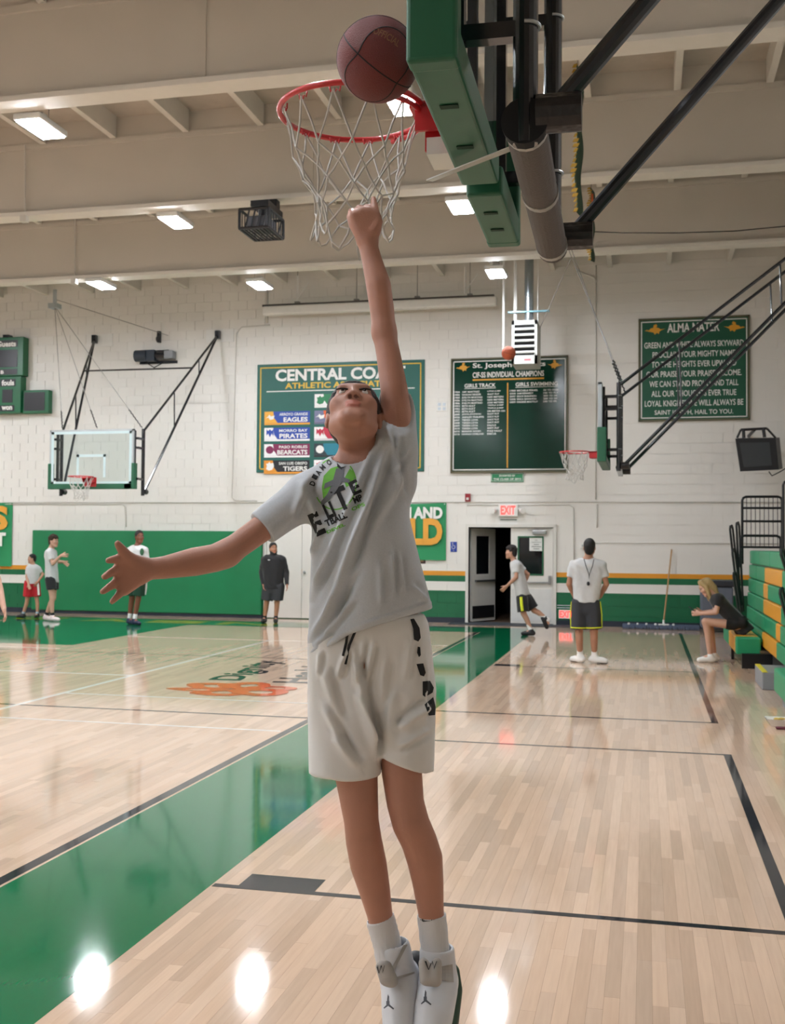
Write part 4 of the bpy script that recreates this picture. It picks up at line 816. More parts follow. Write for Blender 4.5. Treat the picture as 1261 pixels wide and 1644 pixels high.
# ================================================================= PEOPLE: smooth-blended solids turned into one mesh
class Field:
    def __init__(s, lo, hi, h):
        s.lo = np.array(lo, float); s.h = h; s.n = np.ceil((np.array(hi) - s.lo) / h).astype(int) + 1
        s.A = np.full(s.n, 1.0, np.float32)
    def win(s, lo, hi, m):
        a = np.clip(np.floor((np.array(lo) - m - s.lo) / s.h).astype(int), 0, s.n); b = np.clip(np.ceil((np.array(hi) + m - s.lo) / s.h).astype(int) + 1, 0, s.n)
        if (b <= a).any(): return None
        ax = [s.lo[i] + s.h * np.arange(a[i], b[i]) for i in range(3)]
        P = np.stack(np.meshgrid(*ax, indexing='ij'), -1).astype(np.float32)
        return tuple(slice(a[i], b[i]) for i in range(3)), P
    def put(s, sl, d, k, mode):
        A = s.A[sl]; d = d.astype(np.float32)
        if mode == 'sub':
            d = -d; hh = np.maximum(k - np.abs(A - d), 0) / k if k else 0; s.A[sl] = np.maximum(A, d) + hh * hh * k * .25
        else:
            hh = np.maximum(k - np.abs(A - d), 0) / k if k else 0; s.A[sl] = np.minimum(A, d) - hh * hh * k * .25
    def cone(s, a, b, ra, rb, k=.02, mode='add', clip=None, flat=None):
        a, b = np.asarray(a, float), np.asarray(b, float); r = max(ra, rb)
        w = s.win(np.minimum(a, b) - r, np.maximum(a, b) + r, k + 3 * s.h)
        if w is None: return
        sl, P = w; ab = (b - a).astype(np.float32); q = P - a.astype(np.float32)
        t = np.clip((q @ ab) / (ab @ ab + 1e-12), 0, 1)
        d = np.linalg.norm(q - t[..., None] * ab, axis=-1) - (ra + (rb - ra) * t)
        for c in (clip or []): d = np.maximum(d, (P - np.asarray(c[0], np.float32)) @ np.asarray(c[1], np.float32))
        s.put(sl, d, k, mode)
    def chain(s, pts, k=.02, mode='add', clip=None):
        C = np.array([p[0] for p in pts], float); R_ = np.array([p[1] for p in pts])
        w = s.win((C - R_[:, None]).min(0), (C + R_[:, None]).max(0), k + 3 * s.h)
        if w is None: return
        sl, P = w; D = None
        for i in range(len(pts) - 1):
            ab = (C[i + 1] - C[i]).astype(np.float32); q = P - C[i].astype(np.float32); t = np.clip((q @ ab) / (ab @ ab + 1e-12), 0, 1)
            d = np.linalg.norm(q - t[..., None] * ab, axis=-1) - (R_[i] + (R_[i + 1] - R_[i]) * t)
            D = d if D is None else np.minimum(D, d)
        for c in (clip or []): D = np.maximum(D, (P - np.asarray(c[0], np.float32)) @ np.asarray(c[1], np.float32))
        s.put(sl, D, k, mode)
    def ell(s, c, r, ax=None, k=.02, mode='add', clip=None):
        c = np.asarray(c, float); r = np.asarray(r, float); R_ = max(r)
        w = s.win(c - R_, c + R_, k + 3 * s.h)
        if w is None: return
        sl, P = w; q = P - c.astype(np.float32)
        if ax is not None: q = q @ np.array(ax, np.float32).T
        k0 = np.linalg.norm(q / r.astype(np.float32), axis=-1); k1 = np.linalg.norm(q / (r * r).astype(np.float32), axis=-1)
        d = k0 * (k0 - 1) / np.maximum(k1, 1e-6)
        for c_ in (clip or []): d = np.maximum(d, (P - np.asarray(c_[0], np.float32)) @ np.asarray(c_[1], np.float32))
        s.put(sl, d, k, mode)
    def cut(s, c, n):   # keep the side against n
        ax = [s.lo[i] + s.h * np.arange(s.n[i]) for i in range(3)]
        n = np.asarray(n, float); c = np.asarray(c, float)
        d = ((ax[0] - c[0]) * n[0])[:, None, None] + ((ax[1] - c[1]) * n[1])[None, :, None] + ((ax[2] - c[2]) * n[2])[None, None, :]
        s.A = np.maximum(s.A, d.astype(np.float32))
    def cut2(s, c1, n1, c2, n2):   # cut along a bent line: removed only where both planes agree
        ax = np.meshgrid(*[s.lo[i] + s.h * np.arange(s.n[i]) for i in range(3)], indexing='ij', sparse=True)
        q = [sum((ax[i] - c[i]) * n[i] for i in range(3)) for c, n in ((c1, n1), (c2, n2))]
        s.A = np.maximum(s.A, np.minimum(*q).astype(np.float32))
    def mesh(s, smooth=2):
        A = s.A; A[0] = A[-1] = 1; A[:, 0] = A[:, -1] = 1; A[:, :, 0] = A[:, :, -1] = 1
        I = A < 0; n = A.shape
        cnt = np.zeros([k - 1 for k in n], np.int8)
        for dx in (0, 1):
            for dy in (0, 1):
                for dz in (0, 1): cnt += I[dx:n[0] - 1 + dx, dy:n[1] - 1 + dy, dz:n[2] - 1 + dz]
        C = np.argwhere((cnt > 0) & (cnt < 8)); del cnt
        idx = np.full([k - 1 for k in n], -1, np.int32); idx[C[:, 0], C[:, 1], C[:, 2]] = np.arange(len(C))
        acc = np.zeros((len(C), 3)); num = np.zeros(len(C))
        offs = [(x, y, z) for x in (0, 1) for y in (0, 1) for z in (0, 1)]
        for o in offs:
            for ax in range(3):
                if o[ax]: continue
                p = list(o); p[ax] = 1
                va = A[C[:, 0] + o[0], C[:, 1] + o[1], C[:, 2] + o[2]]; vb = A[C[:, 0] + p[0], C[:, 1] + p[1], C[:, 2] + p[2]]
                m = (va < 0) != (vb < 0); t = np.where(m, va / np.where(m, va - vb, 1), 0)
                pt = np.tile(np.array(o, float), (len(C), 1)); pt[:, ax] += t
                acc[m] += pt[m]; num[m] += 1
        V = s.lo + s.h * (C + acc / num[:, None])
        Fs = []
        for ax in range(3):
            u, v = (ax + 1) % 3, (ax + 2) % 3
            sa = [slice(None)] * 3; sb_ = [slice(None)] * 3; sa[ax] = slice(0, n[ax] - 1); sb_[ax] = slice(1, n[ax])
            a, b = I[tuple(sa)], I[tuple(sb_)]
            E = np.argwhere(a != b); inn = a[E[:, 0], E[:, 1], E[:, 2]]
            q = []
            for du, dv in ((-1, -1), (0, -1), (0, 0), (-1, 0)):
                e = E.copy(); e[:, u] += du; e[:, v] += dv; q.append(idx[e[:, 0], e[:, 1], e[:, 2]])
            q = np.stack(q, 1); q[~inn] = q[~inn][:, ::-1]; Fs.append(q)
        F = np.concatenate(Fs)
        for _ in range(smooth):   # gentle relaxation along the edges
            S = np.zeros_like(V); c = np.zeros(len(V))
            for a, b in ((0, 1), (1, 2), (2, 3), (3, 0)):
                for i, j_ in ((a, b), (b, a)):
                    for d in range(3): S[:, d] += np.bincount(F[:, i], V[F[:, j_], d], len(V))
                    c += np.bincount(F[:, i], minlength=len(V))
            V = V * .5 + .5 * S / np.maximum(c, 1)[:, None]
        return V, F
def fmk(name, VF, m, parent, **k): return mk(name, VF, m, parent, smooth=True, **k)
def vnormals(V, F):
    n = np.cross(V[F[:, 2]] - V[F[:, 0]], V[F[:, 3]] - V[F[:, 1]]); N = np.zeros_like(V)
    for i in range(4):
        for d in range(3): N[:, d] += np.bincount(F[:, i], n[:, d], len(V))
    return N / (np.linalg.norm(N, axis=1)[:, None] + 1e-12)
def skin_mat(name, col): return mat(name, col, .5, var=.07, scale=18, attr='tint', bump=.08, bscale=200)

def head(f, c, fw, up, s=1.0, ears=True):
    """a head of solids in field f; returns a local->world function"""
    fw = nrm(fw); up = nrm(up - fw * (up @ fw)); rt = np.cross(fw, up)
    L = lambda x, y, z: c + s * (rt * x + fw * y + up * z)
    ax = np.stack([rt, fw, up]); e = lambda p, r, k=.02, **q: f.ell(L(*p), np.array(r) * s, ax, k * s, **q)
    e((0, -.015, .035), (.074, .095, .088)); e((0, .022, -.03), (.062, .07, .088), .03)
    for sx in (-1, 1):
        f.cone(L(sx * .047, .005, -.058), L(sx * .018, .063, -.099), .022 * s, .019 * s, .03 * s)
        e((sx * .042, .058, -.022), (.026, .026, .024), .025)
    f.cone(L(-.014, .066, -.103), L(.014, .066, -.103), .018 * s, .018 * s, .03 * s)
    f.cone(L(-.036, .079, .034), L(.036, .079, .034), .013 * s, .013 * s, .02 * s)
    for sx in (-1, 1): e((sx * .032, .102, .012), (.019, .017, .013), .012, mode='sub')
    f.cone(L(0, .086, .02), L(0, .101, -.022), .0075 * s, .0105 * s, .012 * s)
    for sx in (-1, 1):
        e((sx * .014, .095, -.027), (.009, .011, .008), .008); e((sx * .0085, .099, -.0355), (.0056, .008, .006), .003, mode='sub')
    e((0, .0865, -.055), (.025, .012, .0065), .006); e((0, .086, -.0665), (.021, .012, .0075), .006); e((0, .1, -.0605), (.024, .006, .0018), .002, mode='sub')
    if ears:
        for sx in (-1, 1): e((sx * .077, -.008, -.008), (.009, .019, .031), .006); e((sx * .084, .0, -.004), (.005, .01, .018), .003, mode='sub')
    return L, ax
def face_tint(V, L, s, lip=(1.15, .72, .74)):
    T = np.ones((len(V), 3)); 
    for z in (-.055, -.066):
        for x in (-.012, 0, .012):
            d = np.linalg.norm((V - L(x, .095, z)) / s, axis=1); T[d < .013] = lip
    for sx in (-1, 1): T[np.linalg.norm((V - L(sx * .0085, .095, -.0335)) / s, axis=1) < .0065] = (.25, .18, .18)  # nostril shade put into the skin tint
    return T
def eyes(parent, L, s, brow=True, hairm=None):
    for sx in (-1, 1):
        c = L(sx * .032, .0775, .012); r = .0102 * s
        ey = fmk('eye', ell(c, r, r, r, 16, 10), mat('eye_white', '#d9d4cf', .2), parent)
        d = nrm(L(0, 1, .12) - L(0, 0, 0))
        fmk('iris', ell(c + d * r * .55, r * .6, r * .6, r * .6, 12, 8), mat('dark_iris', '#1d1310', .2), ey)
        lid = [L(sx * .032 + x, .0882 - 8 * x * x, .0190 - 9 * x * x) for x in np.linspace(-.018, .018, 8)]
        fmk('eyelid', tube(lid, .0027 * s, 6), mat('lash_line', '#2a1a14', .7), ey)
        if brow and hairm:
            fmk('eyebrow', tube([L(sx * (.016 + .034 * q), .0875 - .016 * q * q, .043 + .004 * math.sin(q * 2.6)) for q in np.linspace(0, 1, 8)], [.0028 * s, .0042 * s, .0044 * s, .0044 * s, .004 * s, .0034 * s, .0026 * s, .0014 * s], 6), hairm, parent)
def hand(f, w, d, n, side, s=1, curl=.3, spread=.12, k=.006):
    """palm, four unequal fingers and a thumb; w wrist, d finger direction, n palm normal, side the thumb side"""
    d = nrm(d); n = nrm(n - d * (n @ d)); t = np.cross(d, n) * side
    for o in (-.027, -.009, .009, .027): f.cone(w + t * o * .6 * s, w + (d * .088 + t * o) * s, .016 * s, .0125 * s, .012)
    for o, l, sp in ((.029, .072, 1), (.0105, .08, .3), (-.0105, .074, -.4), (-.028, .058, -1.1)):
        p = w + (d * .085 + t * o) * s; a = 0; dr = nrm(d + t * sp * spread)
        for i, q in enumerate((.45, .31, .24)):
            a += curl * (1 if i else .7); p2 = p + (dr * math.cos(a) + n * math.sin(a)) * l * q * s
            f.cone(p, p2, (.0092 - .0008 * i) * s, (.0086 - .0009 * i) * s, k); p = p2
    p = w + (d * .022 + t * .024) * s; q = p + (d * .03 + t * .03 + n * .012) * s; r = q + (d * .032 + t * .012 + n * .006) * s
    f.cone(p, q, .0145 * s, .0115 * s, k * 2); f.cone(q, r, .011 * s, .009 * s, k)

def person(label, J, look, fwd, s=1.0, h=.0075, group=None):
    """J: joints in world space; look: clothing; fwd: where the chest faces"""
    J = {k: np.asarray(v, float) for k, v in J.items()}; fwd = nrm(fwd); P = np.array(list(J.values()))
    lo, hi = P.min(0) - .22 * s, P.max(0) + .22 * s
    base = np.array([J['pel'][0], J['pel'][1], 0.0]); t = thing('person', label, 'person', base, group)
    f = Field(lo, hi, h)
    hf = nrm(look.get('face', fwd)); hu = nrm(look.get('hup', UZ))
    L, ax = head(f, J['head'], hf, hu, s)
    f.cone(L(0, -.02, -.05), J['neck'], .052 * s, .056 * s, .03)
    mid = (J['hipL'] + J['hipR']) / 2; tor = {}
    for q in 'LR':
        sh = J['sh' + q]; a = J['neck'] * .35 + sh * .65 - UZ * .05 * s; b = mid * .35 + J['hip' + q] * .65; tor[q] = (a, b)
        f.cone(J['neck'] - UZ * .02, sh, .05 * s, .047 * s, .04); f.cone(a, b, .085 * s, .08 * s, .05)
        f.chain([(sh, .048 * s), (J['el' + q], .037 * s)], .02)
        el, wr = J['el' + q], J['wr' + q]; f.chain([(el, .036 * s), (el * .7 + wr * .3, .039 * s), (wr, .026 * s)], .015)
        hd = look.get('hand' + q, None); hd = nrm(hd) if hd is not None else nrm(wr - el)
        side = 1 if q == 'L' else -1
        hand(f, wr + hd * .01, hd, look.get('palm' + q, -np.cross(UZ, fwd) * side + fwd * .3), look.get('thumb' + q, side * -1), s, look.get('curl', .3))
        f.chain([(J['hip' + q], .082 * s), (J['kn' + q], .053 * s)], .03)
        kn, an = J['kn' + q], J['an' + q]; bk_ = nrm(np.cross(np.cross(kn - an, fwd), kn - an)) * -1
        f.chain([(kn, .051 * s), (kn * .68 + an * .32 + bk_ * .012, .052 * s), (an, .035 * s), (J['toe' + q] * .4 + an * .6, .03 * s)], .02)
    V, F = f.mesh(2); fmk('body', (V, F), skin_mat(*look['skin']), t, attr=face_tint(V, L, s))
    hm = mat(*look['hair'], .6, var=.25, scale=60, bump=.8, bscale=150) if len(look['hair']) == 2 else None
    eyes(t, L, s, True, hm)
    # hair
    f = Field(J['head'] - .35 * s, J['head'] + .25 * s, .005); st = look.get('style', 'short')
    hn = nrm(ax[1] * .82 - ax[2] * .55); hp = L(0, .062, .072)
    f.ell(L(0, -.018, .042), np.array((.081, .103, .095)) * s, ax, .01, clip=[(hp, hn), (L(0, 0, -.05), -ax[2])])
    f.ell(L(0, -.055, -.02), np.array((.066, .062, .075)) * s, ax, .02, clip=[(L(0, -.03, 0), ax[1])])
    if st == 'curly':
        rg = np.random.default_rng(5)
        for _ in range(46):
            v = nrm(rg.normal(0, 1, 3)); v[2] = abs(v[2])
            f.ell(L(v[0] * .075, -.01 + v[1] * .09, .06 + v[2] * .075), np.array((.026, .026, .026)) * s, ax, .008)
    if st == 'long':
        for sx in (-1, 1):
            f.chain([(L(sx * .05, .02, .10), .04 * s), (L(sx * .074, .01, .0), .035 * s), (L(sx * .078, .03, -.1), .03 * s), (L(sx * .07, .05, -.19), .02 * s)], .02)
        f.chain([(L(0, -.07, .06), .06 * s), (L(0, -.085, -.06), .06 * s), (L(0, -.07, -.17), .045 * s)], .02)
    V, F = f.mesh(1); N_ = vnormals(V, F); V = V + N_ * (.002 * np.sin(V[:, :1] * 900) * np.sin(V[:, 1:2] * 800) * np.sin(V[:, 2:] * 850))
    fmk('hair', (V, F), hm, t)
    # shirt
    f = Field(lo, hi, h); g = look.get('girth', 1.0); hem = look['hem']
    ca, cb = (tor['L'][0] + tor['R'][0]) / 2, (tor['L'][1] + tor['R'][1]) / 2; f.cone(ca, cb + nrm(cb - ca) * .16 * s, .112 * s * g, .112 * s * g, .06)
    for q in 'LR':
        a, b = tor[q]; sh, el = J['sh' + q], J['el' + q]; b2 = b + nrm(b - a) * .16 * s
        f.cone(a, b2, .108 * s * g, .112 * s * g, .06); f.cone(J['neck'] - UZ * .035 * s, sh - UZ * .005, .052 * s, .06 * s, .05)
        fr = look.get('sleeve', .62); d = nrm(el - sh); e = sh + (el - sh) * fr
        f.cone(sh, sh + (el - sh) * (fr + .25), .062 * s, .062 * s, .03, clip=[(e, d)])
        if look.get('long'):
            f.chain([(sh, .066 * s), (el, .056 * s), (J['wr' + q], .042 * s)], .03)
    f.cone(L(0, -.03, -.075), J['neck'] + UZ * .0, .06 * s, .066 * s, .0, 'sub') if not look.get('hood') else f.chain([(J['neck'] + UZ * .02, .075 * s), (J['neck'] + UZ * .045, .07 * s)], .03)
    hn_ = look.get('hemn', -UZ); f.cut(hem, nrm(hn_))
    V, F = f.mesh(2); N_ = vnormals(V, F)
    amp = .006 * s; V = V + N_ * (amp * np.sin(V[:, :1] * 38 + V[:, 2:] * 17 + 3 * np.sin(V[:, 2:] * 9)) * np.sin(V[:, 1:2] * 31 + V[:, 2:] * 6))
    fmk(look.get('top_name', 't_shirt'), (V, F), look['shirt'], t)
    # shorts
    f = Field(lo, hi, h); fl_ = look.get('leglen', .75)
    f.cone(mid + UZ * .06, mid - UZ * .06 * s, .1 * s * g, .1 * s * g, .05)
    for q in 'LR':
        hp_, kn = J['hip' + q], J['kn' + q]; d = nrm(kn - hp_); e = hp_ + (kn - hp_) * fl_; w_ = look.get('legw', .1) * s
        f.cone(hp_ + UZ * .03, e + d * .15 * s, .108 * s * g, w_, .035, clip=[(e, d)])
    f.cut(look.get('waist', mid + UZ * .13 * s), UZ)
    V, F = f.mesh(2); N_ = vnormals(V, F); V = V + N_ * (.004 * np.sin(V[:, :1] * 45 + V[:, 1:2] * 40))
    so = fmk('shorts', (V, F), look['shorts'], t)
    if 'trim' in look:   # coloured band running down the outside and round the hem
        m = look['trim'][0]
        for q in 'LR':
            hp_, kn = J['hip' + q], J['kn' + q]; d = nrm(kn - hp_); e = hp_ + (kn - hp_) * (fl_ - .06); w_ = look.get('legw', .1) * s + .003
            sdir = nrm(np.cross(fwd, UZ)) * (1 if q == 'R' else -1); sdir = nrm(sdir - d * (sdir @ d)); od = np.cross(d, sdir)
            if look['trim'][1] in ('both', 'hem'): fmk('hem_band', tube([e + (math.cos(a) * sdir + math.sin(a) * od) * w_ for a in np.linspace(0, 2 * math.pi, 25)[:-1]], .008 * s, 6, True), m, so)
            if look['trim'][1] in ('both', 'side'): mk('side_band', tube([hp_ + UZ * .05 + sdir * (.108 * s * g + .002), hp_ + (kn - hp_) * .35 + sdir * (w_ + .008), e + sdir * w_], look.get('band', .008) * s, 6), m, so)
    for q in 'LR':
        an, toe, kn = J['an' + q], J['toe' + q], J['kn' + q]; up = nrm(kn - an); d = toe - an; fl = look.get('floor' + q, None)
        if 'sock' in look:
            f = Field(np.minimum(an, toe) - .2, np.maximum(an, toe) + .25, .006); f.cone(an + up * look.get('sockh', .1), an - up * .05 * s, .042 * s, .042 * s, .01, clip=[(an + up * look.get('sockh', .1), up)])
            fmk('sock', f.mesh(1), look['sock'], t)
        if fl is None: fdir = nrm((d[0], d[1], 0)); fup = UZ; z0 = 0.003
        else: fdir, fup = nrm(fl[0]), nrm(fl[1])
        heel = an - fdir * .045 * s - fup * .045 * s; ball = an + fdir * .10 * s - fup * .05 * s; tip = an + fdir * .16 * s - fup * .058 * s
        if fl is None: sole_z = min(an[2] - .075 * s, .9e9)
        f = Field(np.minimum(heel, tip) - .14, np.maximum(heel, tip) + .14, .006)
        f.chain([(heel, .042 * s), (ball, .045 * s), (tip, .036 * s)], .03); f.cone(an + fup * .005, an - fup * .05 * s, .048 * s, .045 * s, .03); f.cone(an + fup * .05 * s, an - fup * .01, .035 * s, .034 * s, .005, 'sub')
        f.cut(an - fup * .092 * s, -fup); sh_ = fmk('shoe', f.mesh(2), look['shoe'], t)
        f = Field(np.minimum(heel, tip) - .14, np.maximum(heel, tip) + .14, .006); f.chain([(heel, .044 * s), (ball, .048 * s), (tip, .039 * s)], .03)
        f.cut(an - fup * .080 * s, fup); f.cut(an - fup * .1 * s, -fup); fmk('sole', f.mesh(1), look['sole'], sh_)
    return t, L

# ================================================================= THE PEOPLE IN THE BACKGROUND
GT = mat('grey_tshirt_cloth', '#c3c4c4', .85, var=.06, scale=30, sheen=.2); BLK_CL = mat('black_cloth', '#17181b', .85, sheen=.2); CHAR = mat('charcoal_cloth', '#33353a', .85); REDC = mat('red_shorts_cloth', '#b51c28', .8); DGC = mat('dark_green_shorts_cloth', '#123a28', .8)
WSOCK = mat('white_sock_knit', '#dfdfdd', .9); BSOCK = mat('black_sock_knit', '#1a1b1e', .9); WSHOE = mat('white_shoe', '#e0e0dd', .5); BSHOE = mat('black_shoe', '#191a1d', .5); SOLEW = mat('white_sole', '#d8d8d4', .6); SOLEB = mat('black_sole', '#121214', .6)
NEON = mat('neon_yellow_trim', '#d8e02a', .6)
def Jp(Yp, s, grounded='LR', **pts):
    J = {}
    for k, v in pts.items():
        p = at(v[0], v[1], Y=Yp + (v[2] if len(v) > 2 else 0)); J[k] = p
    for q in grounded:
        J['an' + q][2] = .098 * s; J['toe' + q][2] = .03
    J['pel'] = (J['hipL'] + J['hipR']) / 2
    return J
# L is the person's own left
s = 1.0; Y0 = 15.3
J = Jp(Y0, s, head=(947, 879), neck=(945, 896), shR=(967, 908), shL=(921, 908), elR=(974, 938), elL=(914, 938), wrR=(964, 958, .2), wrL=(924, 960, .2), hipR=(952, 972), hipL=(930, 972), knR=(954, 1014), knL=(930, 1014), anR=(955, 1052), anL=(932, 1050), toeR=(964, 1058, -.02), toeL=(920, 1058, .1))
co, L = person('man in grey shirt and black shorts seen from behind, whistle on his back', J, dict(skin=('tan_skin', '#a9795f'), hair=('black_hair', '#0f0d0d'), face=(0.02, 1, .22), hup=(0, -.2, 1), hem=at(940, 967, Y=Y0), shirt=GT, shorts=CHAR, leglen=.90, legw=.108, girth=.93, trim=(NEON, 'both'), sock=WSOCK, sockh=.15, shoe=WSHOE, sole=SOLEB, handR=(-.6, .5, -.2), handL=(.6, .5, -.2), sleeve=.62), (0, 1, 0), s)
la = lambda x, y: at(x, y, Y=Y0 - .15)
fmk('lanyard', tube([la(938, 897), la(941, 908), la(946, 922), la(946, 930), la(947, 922), la(952, 908), la(954, 898)], .006, 6), BLK_CL, co); fmk('whistle', ell(la(945, 937), .022, .02, .03, 10, 8), BLK_CL, co)
fmk('wristband', tube([J['wrL'] + .034 * (math.cos(a) * UX + math.sin(a) * UZ) for a in np.linspace(0, 6.28, 17)[:-1]], .012, 6, True), BLK_CL, co)
s = .93; Y0 = 19.6
J = Jp(Y0, s, 'R', head=(821, 887), neck=(826, 901), shL=(830, 907, -.13), shR=(832, 907, .13), elL=(829, 927, -.18), elR=(848, 922, .18), wrL=(814, 941, -.15), wrR=(842, 938, .2), hipL=(838, 963, -.09), hipR=(845, 961, .09), knL=(841, 985, -.1), knR=(858, 980, .1), anL=(852, 1008, -.1), anR=(878, 995, .1), toeL=(838, 1016, -.1), toeR=(886, 1012, .1))
J['anR'] = at(877, 993, Y=Y0 + .1); J['toeR'] = at(886, 1012, Y=Y0 + .1); J['anL'] = at(853, 1009, Y=Y0 - .1); J['anL'][2] = .098 * s; J['toeL'][2] = .03
hl = dict(skin=('light_tan_skin', '#b88a72'), hair=('dark_brown_hair', '#1c1412'), style='curly', face=(-1, -.05, .05), hup=(-.15, 0, 1), hem=at(840, 956, Y=Y0), hemn=(.15, 0, -1), shirt=GT, shorts=BLK_CL, leglen=.86, legw=.12, trim=(NEON, 'side'), band=.03, sock=WSOCK, sockh=.13, shoe=BSHOE, sole=SOLEB, floorR=((.45, 0, -.9), (.9, 0, .45)))
person('boy in grey shirt and black shorts running past the open door', J, hl, (-1, 0, 0), s)
s = .98; Y0 = 20.9
J = Jp(Y0, s, head=(439, 881), neck=(439, 893), shR=(425, 899), shL=(454, 899), elR=(420, 919, .02), elL=(460, 919, .02), wrR=(423, 937, -.06), wrL=(461, 937, -.06), hipR=(432, 944), hipL=(447, 944), knR=(428, 968), knL=(445, 968), anR=(425, 992), anL=(443, 992), toeR=(422, 998, -.15), toeL=(443, 998, -.15))
hm_, L = person('bearded man in black hoodie and dark shorts by the white door', J, dict(skin=('tan_skin', '#a9795f'), hair=('black_hair', '#0f0d0d'), face=(.6, -.8, 0), hem=at(440, 945, Y=Y0), shirt=BLK_CL, top_name='hoodie', long=True, hood=True, girth=1.22, shorts=CHAR, leglen=.82, legw=.115, sock=BSOCK, sockh=.05, shoe=BSHOE, sole=SOLEB), (0.1, -1, 0), s)
f = Field(L(0, .05, -.09) - .12, L(0, .05, -.09) + .12, .005); f.chain([(L(-.058, .02, -.06), .022), (L(-.03, .075, -.1), .022), (L(0, .085, -.112), .022), (L(.03, .075, -.1), .022), (L(.058, .02, -.06), .022)], .01); fmk('beard', f.mesh(1), MATS['black_hair'], hm_)
mk('chest_mark', obox(at(432, 899, Y=Y0 - .19), UX, UY, UZ, .022, .004, .006), M_WPR, hm_)
s = 1.0; Y0 = 19.6
J = Jp(Y0, s, head=(224, 862), neck=(221, 876), shR=(209, 884, .02), shL=(233, 884, -.02), elR=(206, 907, .05), elL=(237, 907, -.05), wrR=(212, 928, -.1), wrL=(233, 928, -.16), hipR=(212, 932, .06), hipL=(225, 932, -.06), knR=(212, 962, .07), knL=(222, 962, -.05), anR=(208, 990, .08), anL=(216, 990, -.06), toeR=(216, 998, -.03), toeL=(226, 998, -.15))
p4, L = person('tall boy in white printed shirt and dark green shorts before the padding', J, dict(skin=('brown_skin', '#7a4a36'), hair=('black_hair', '#0f0d0d'), face=(.75, -.65, 0), hem=at(220, 938, Y=Y0), shirt=mat('white_tshirt_cloth', '#cfd0cf', .85, var=.04), shorts=DGC, leglen=.8, legw=.115, girth=1.05, trim=(WSOCK, 'side'), band=.03, sock=WSOCK, sockh=.12, shoe=mat('navy_shoe', '#1d2140', .5), sole=SOLEB), (.7, -.7, 0), s)
mk('shirt_print', join(ell(at(228, 886, Y=Y0 - .15), .045, .02, .07, 12, 8), box(*(at(226, 899, Y=Y0 - .16)[0] + np.array([-.06, .08])), Y0 - .17, Y0 - .15, *(at(226, 899, Y=Y0)[2] + np.array([-.03, .03])))), mat('dark_green_shirt_print', '#2c5a3c', .8), p4)
s = .97; Y0 = 20.0
J = Jp(Y0, s, head=(86, 869), neck=(82, 881), shL=(84, 888, .12), shR=(79, 888, -.12), elL=(92, 902, .15), elR=(85, 905, -.15), wrL=(102, 902, .14), wrR=(98, 892, -.16), hipL=(86, 933, .08), hipR=(81, 933, -.08), knL=(86, 960, .09), knR=(84, 960, -.08), anL=(74, 985, .09), anR=(84, 987, -.08), toeL=(66, 990, .0), toeR=(93, 994, -.1))
J['toeL'] = J['anL'] + np.array([.12, -.05, -.07])
person('boy with curly brown hair holding both arms out in front', J, dict(skin=('fair_skin', '#c49a84'), hair=('curly_brown_hair', '#3a2619'), style='curly', face=(1, -.15, 0), hem=at(84, 935, Y=Y0), shirt=GT, shorts=BLK_CL, leglen=.5, legw=.1, sock=BSOCK, sockh=.08, shoe=mat('pink_white_shoe', '#e2cfd0', .5), sole=SOLEW, handL=(.8, 0, -.5), handR=(1, 0, .05)), (1, -.1, 0), s)
s = .78; Y0 = 20.6
J = Jp(Y0, s, head=(51, 897), neck=(53, 907), shL=(61, 913, .04), shR=(46, 913, -.04), elL=(69, 922, .1), elR=(43, 926, -.1), wrL=(61, 934, -.02), wrR=(46, 938, -.14), hipL=(57, 938, .04), hipR=(46, 938, -.04), knL=(59, 961, .03), knR=(44, 961, -.03), anL=(60, 984, .03), anR=(37, 983, -.03), toeL=(56, 990, -.12), toeR=(30, 990, -.1))
person('small boy in grey shirt and red shorts with hand on hip', J, dict(skin=('light_tan_skin', '#b88a72'), hair=('black_hair', '#0f0d0d'), face=(-.75, -.65, 0), hem=at(54, 937, Y=Y0), shirt=GT, shorts=REDC, leglen=.85, legw=.12, girth=1.05, trim=(WSOCK, 'side'), band=.03, sock=mat('pale_blue_sock', '#9fb4c4', .9), sockh=.06, shoe=BSHOE, sole=mat('neon_green_sole', '#59c43a', .6)), (-.5, -.85, 0), s)
# someone at the very edge of the picture: only a forearm and hand reach into view
s = .98; Y0 = 9.75
J = Jp(Y0, s, head=(-50, 838), neck=(-48, 868), shL=(-18, 885), shR=(-80, 885), elL=(-4, 932, .05), elR=(-92, 935, .05), wrL=(6, 976, -.1), wrR=(-90, 985, -.1), hipL=(-34, 995), hipR=(-66, 995), knL=(-32, 1060, -.05), knR=(-66, 1060, -.05), anL=(-30, 1125), anR=(-64, 1125), toeL=(-8, 1132, -.05), toeR=(-70, 1140, -.15))
person('player at the left edge with only a forearm and hand in view', J, dict(skin=('fair_skin', '#c49a84'), hair=('dark_brown_hair', '#1c1412'), face=(.5, .8, 0), hem=at(-48, 1000, Y=Y0), shirt=GT, shorts=BLK_CL, sock=WSOCK, shoe=WSHOE, sole=SOLEW), (.2, -1, 0), s)
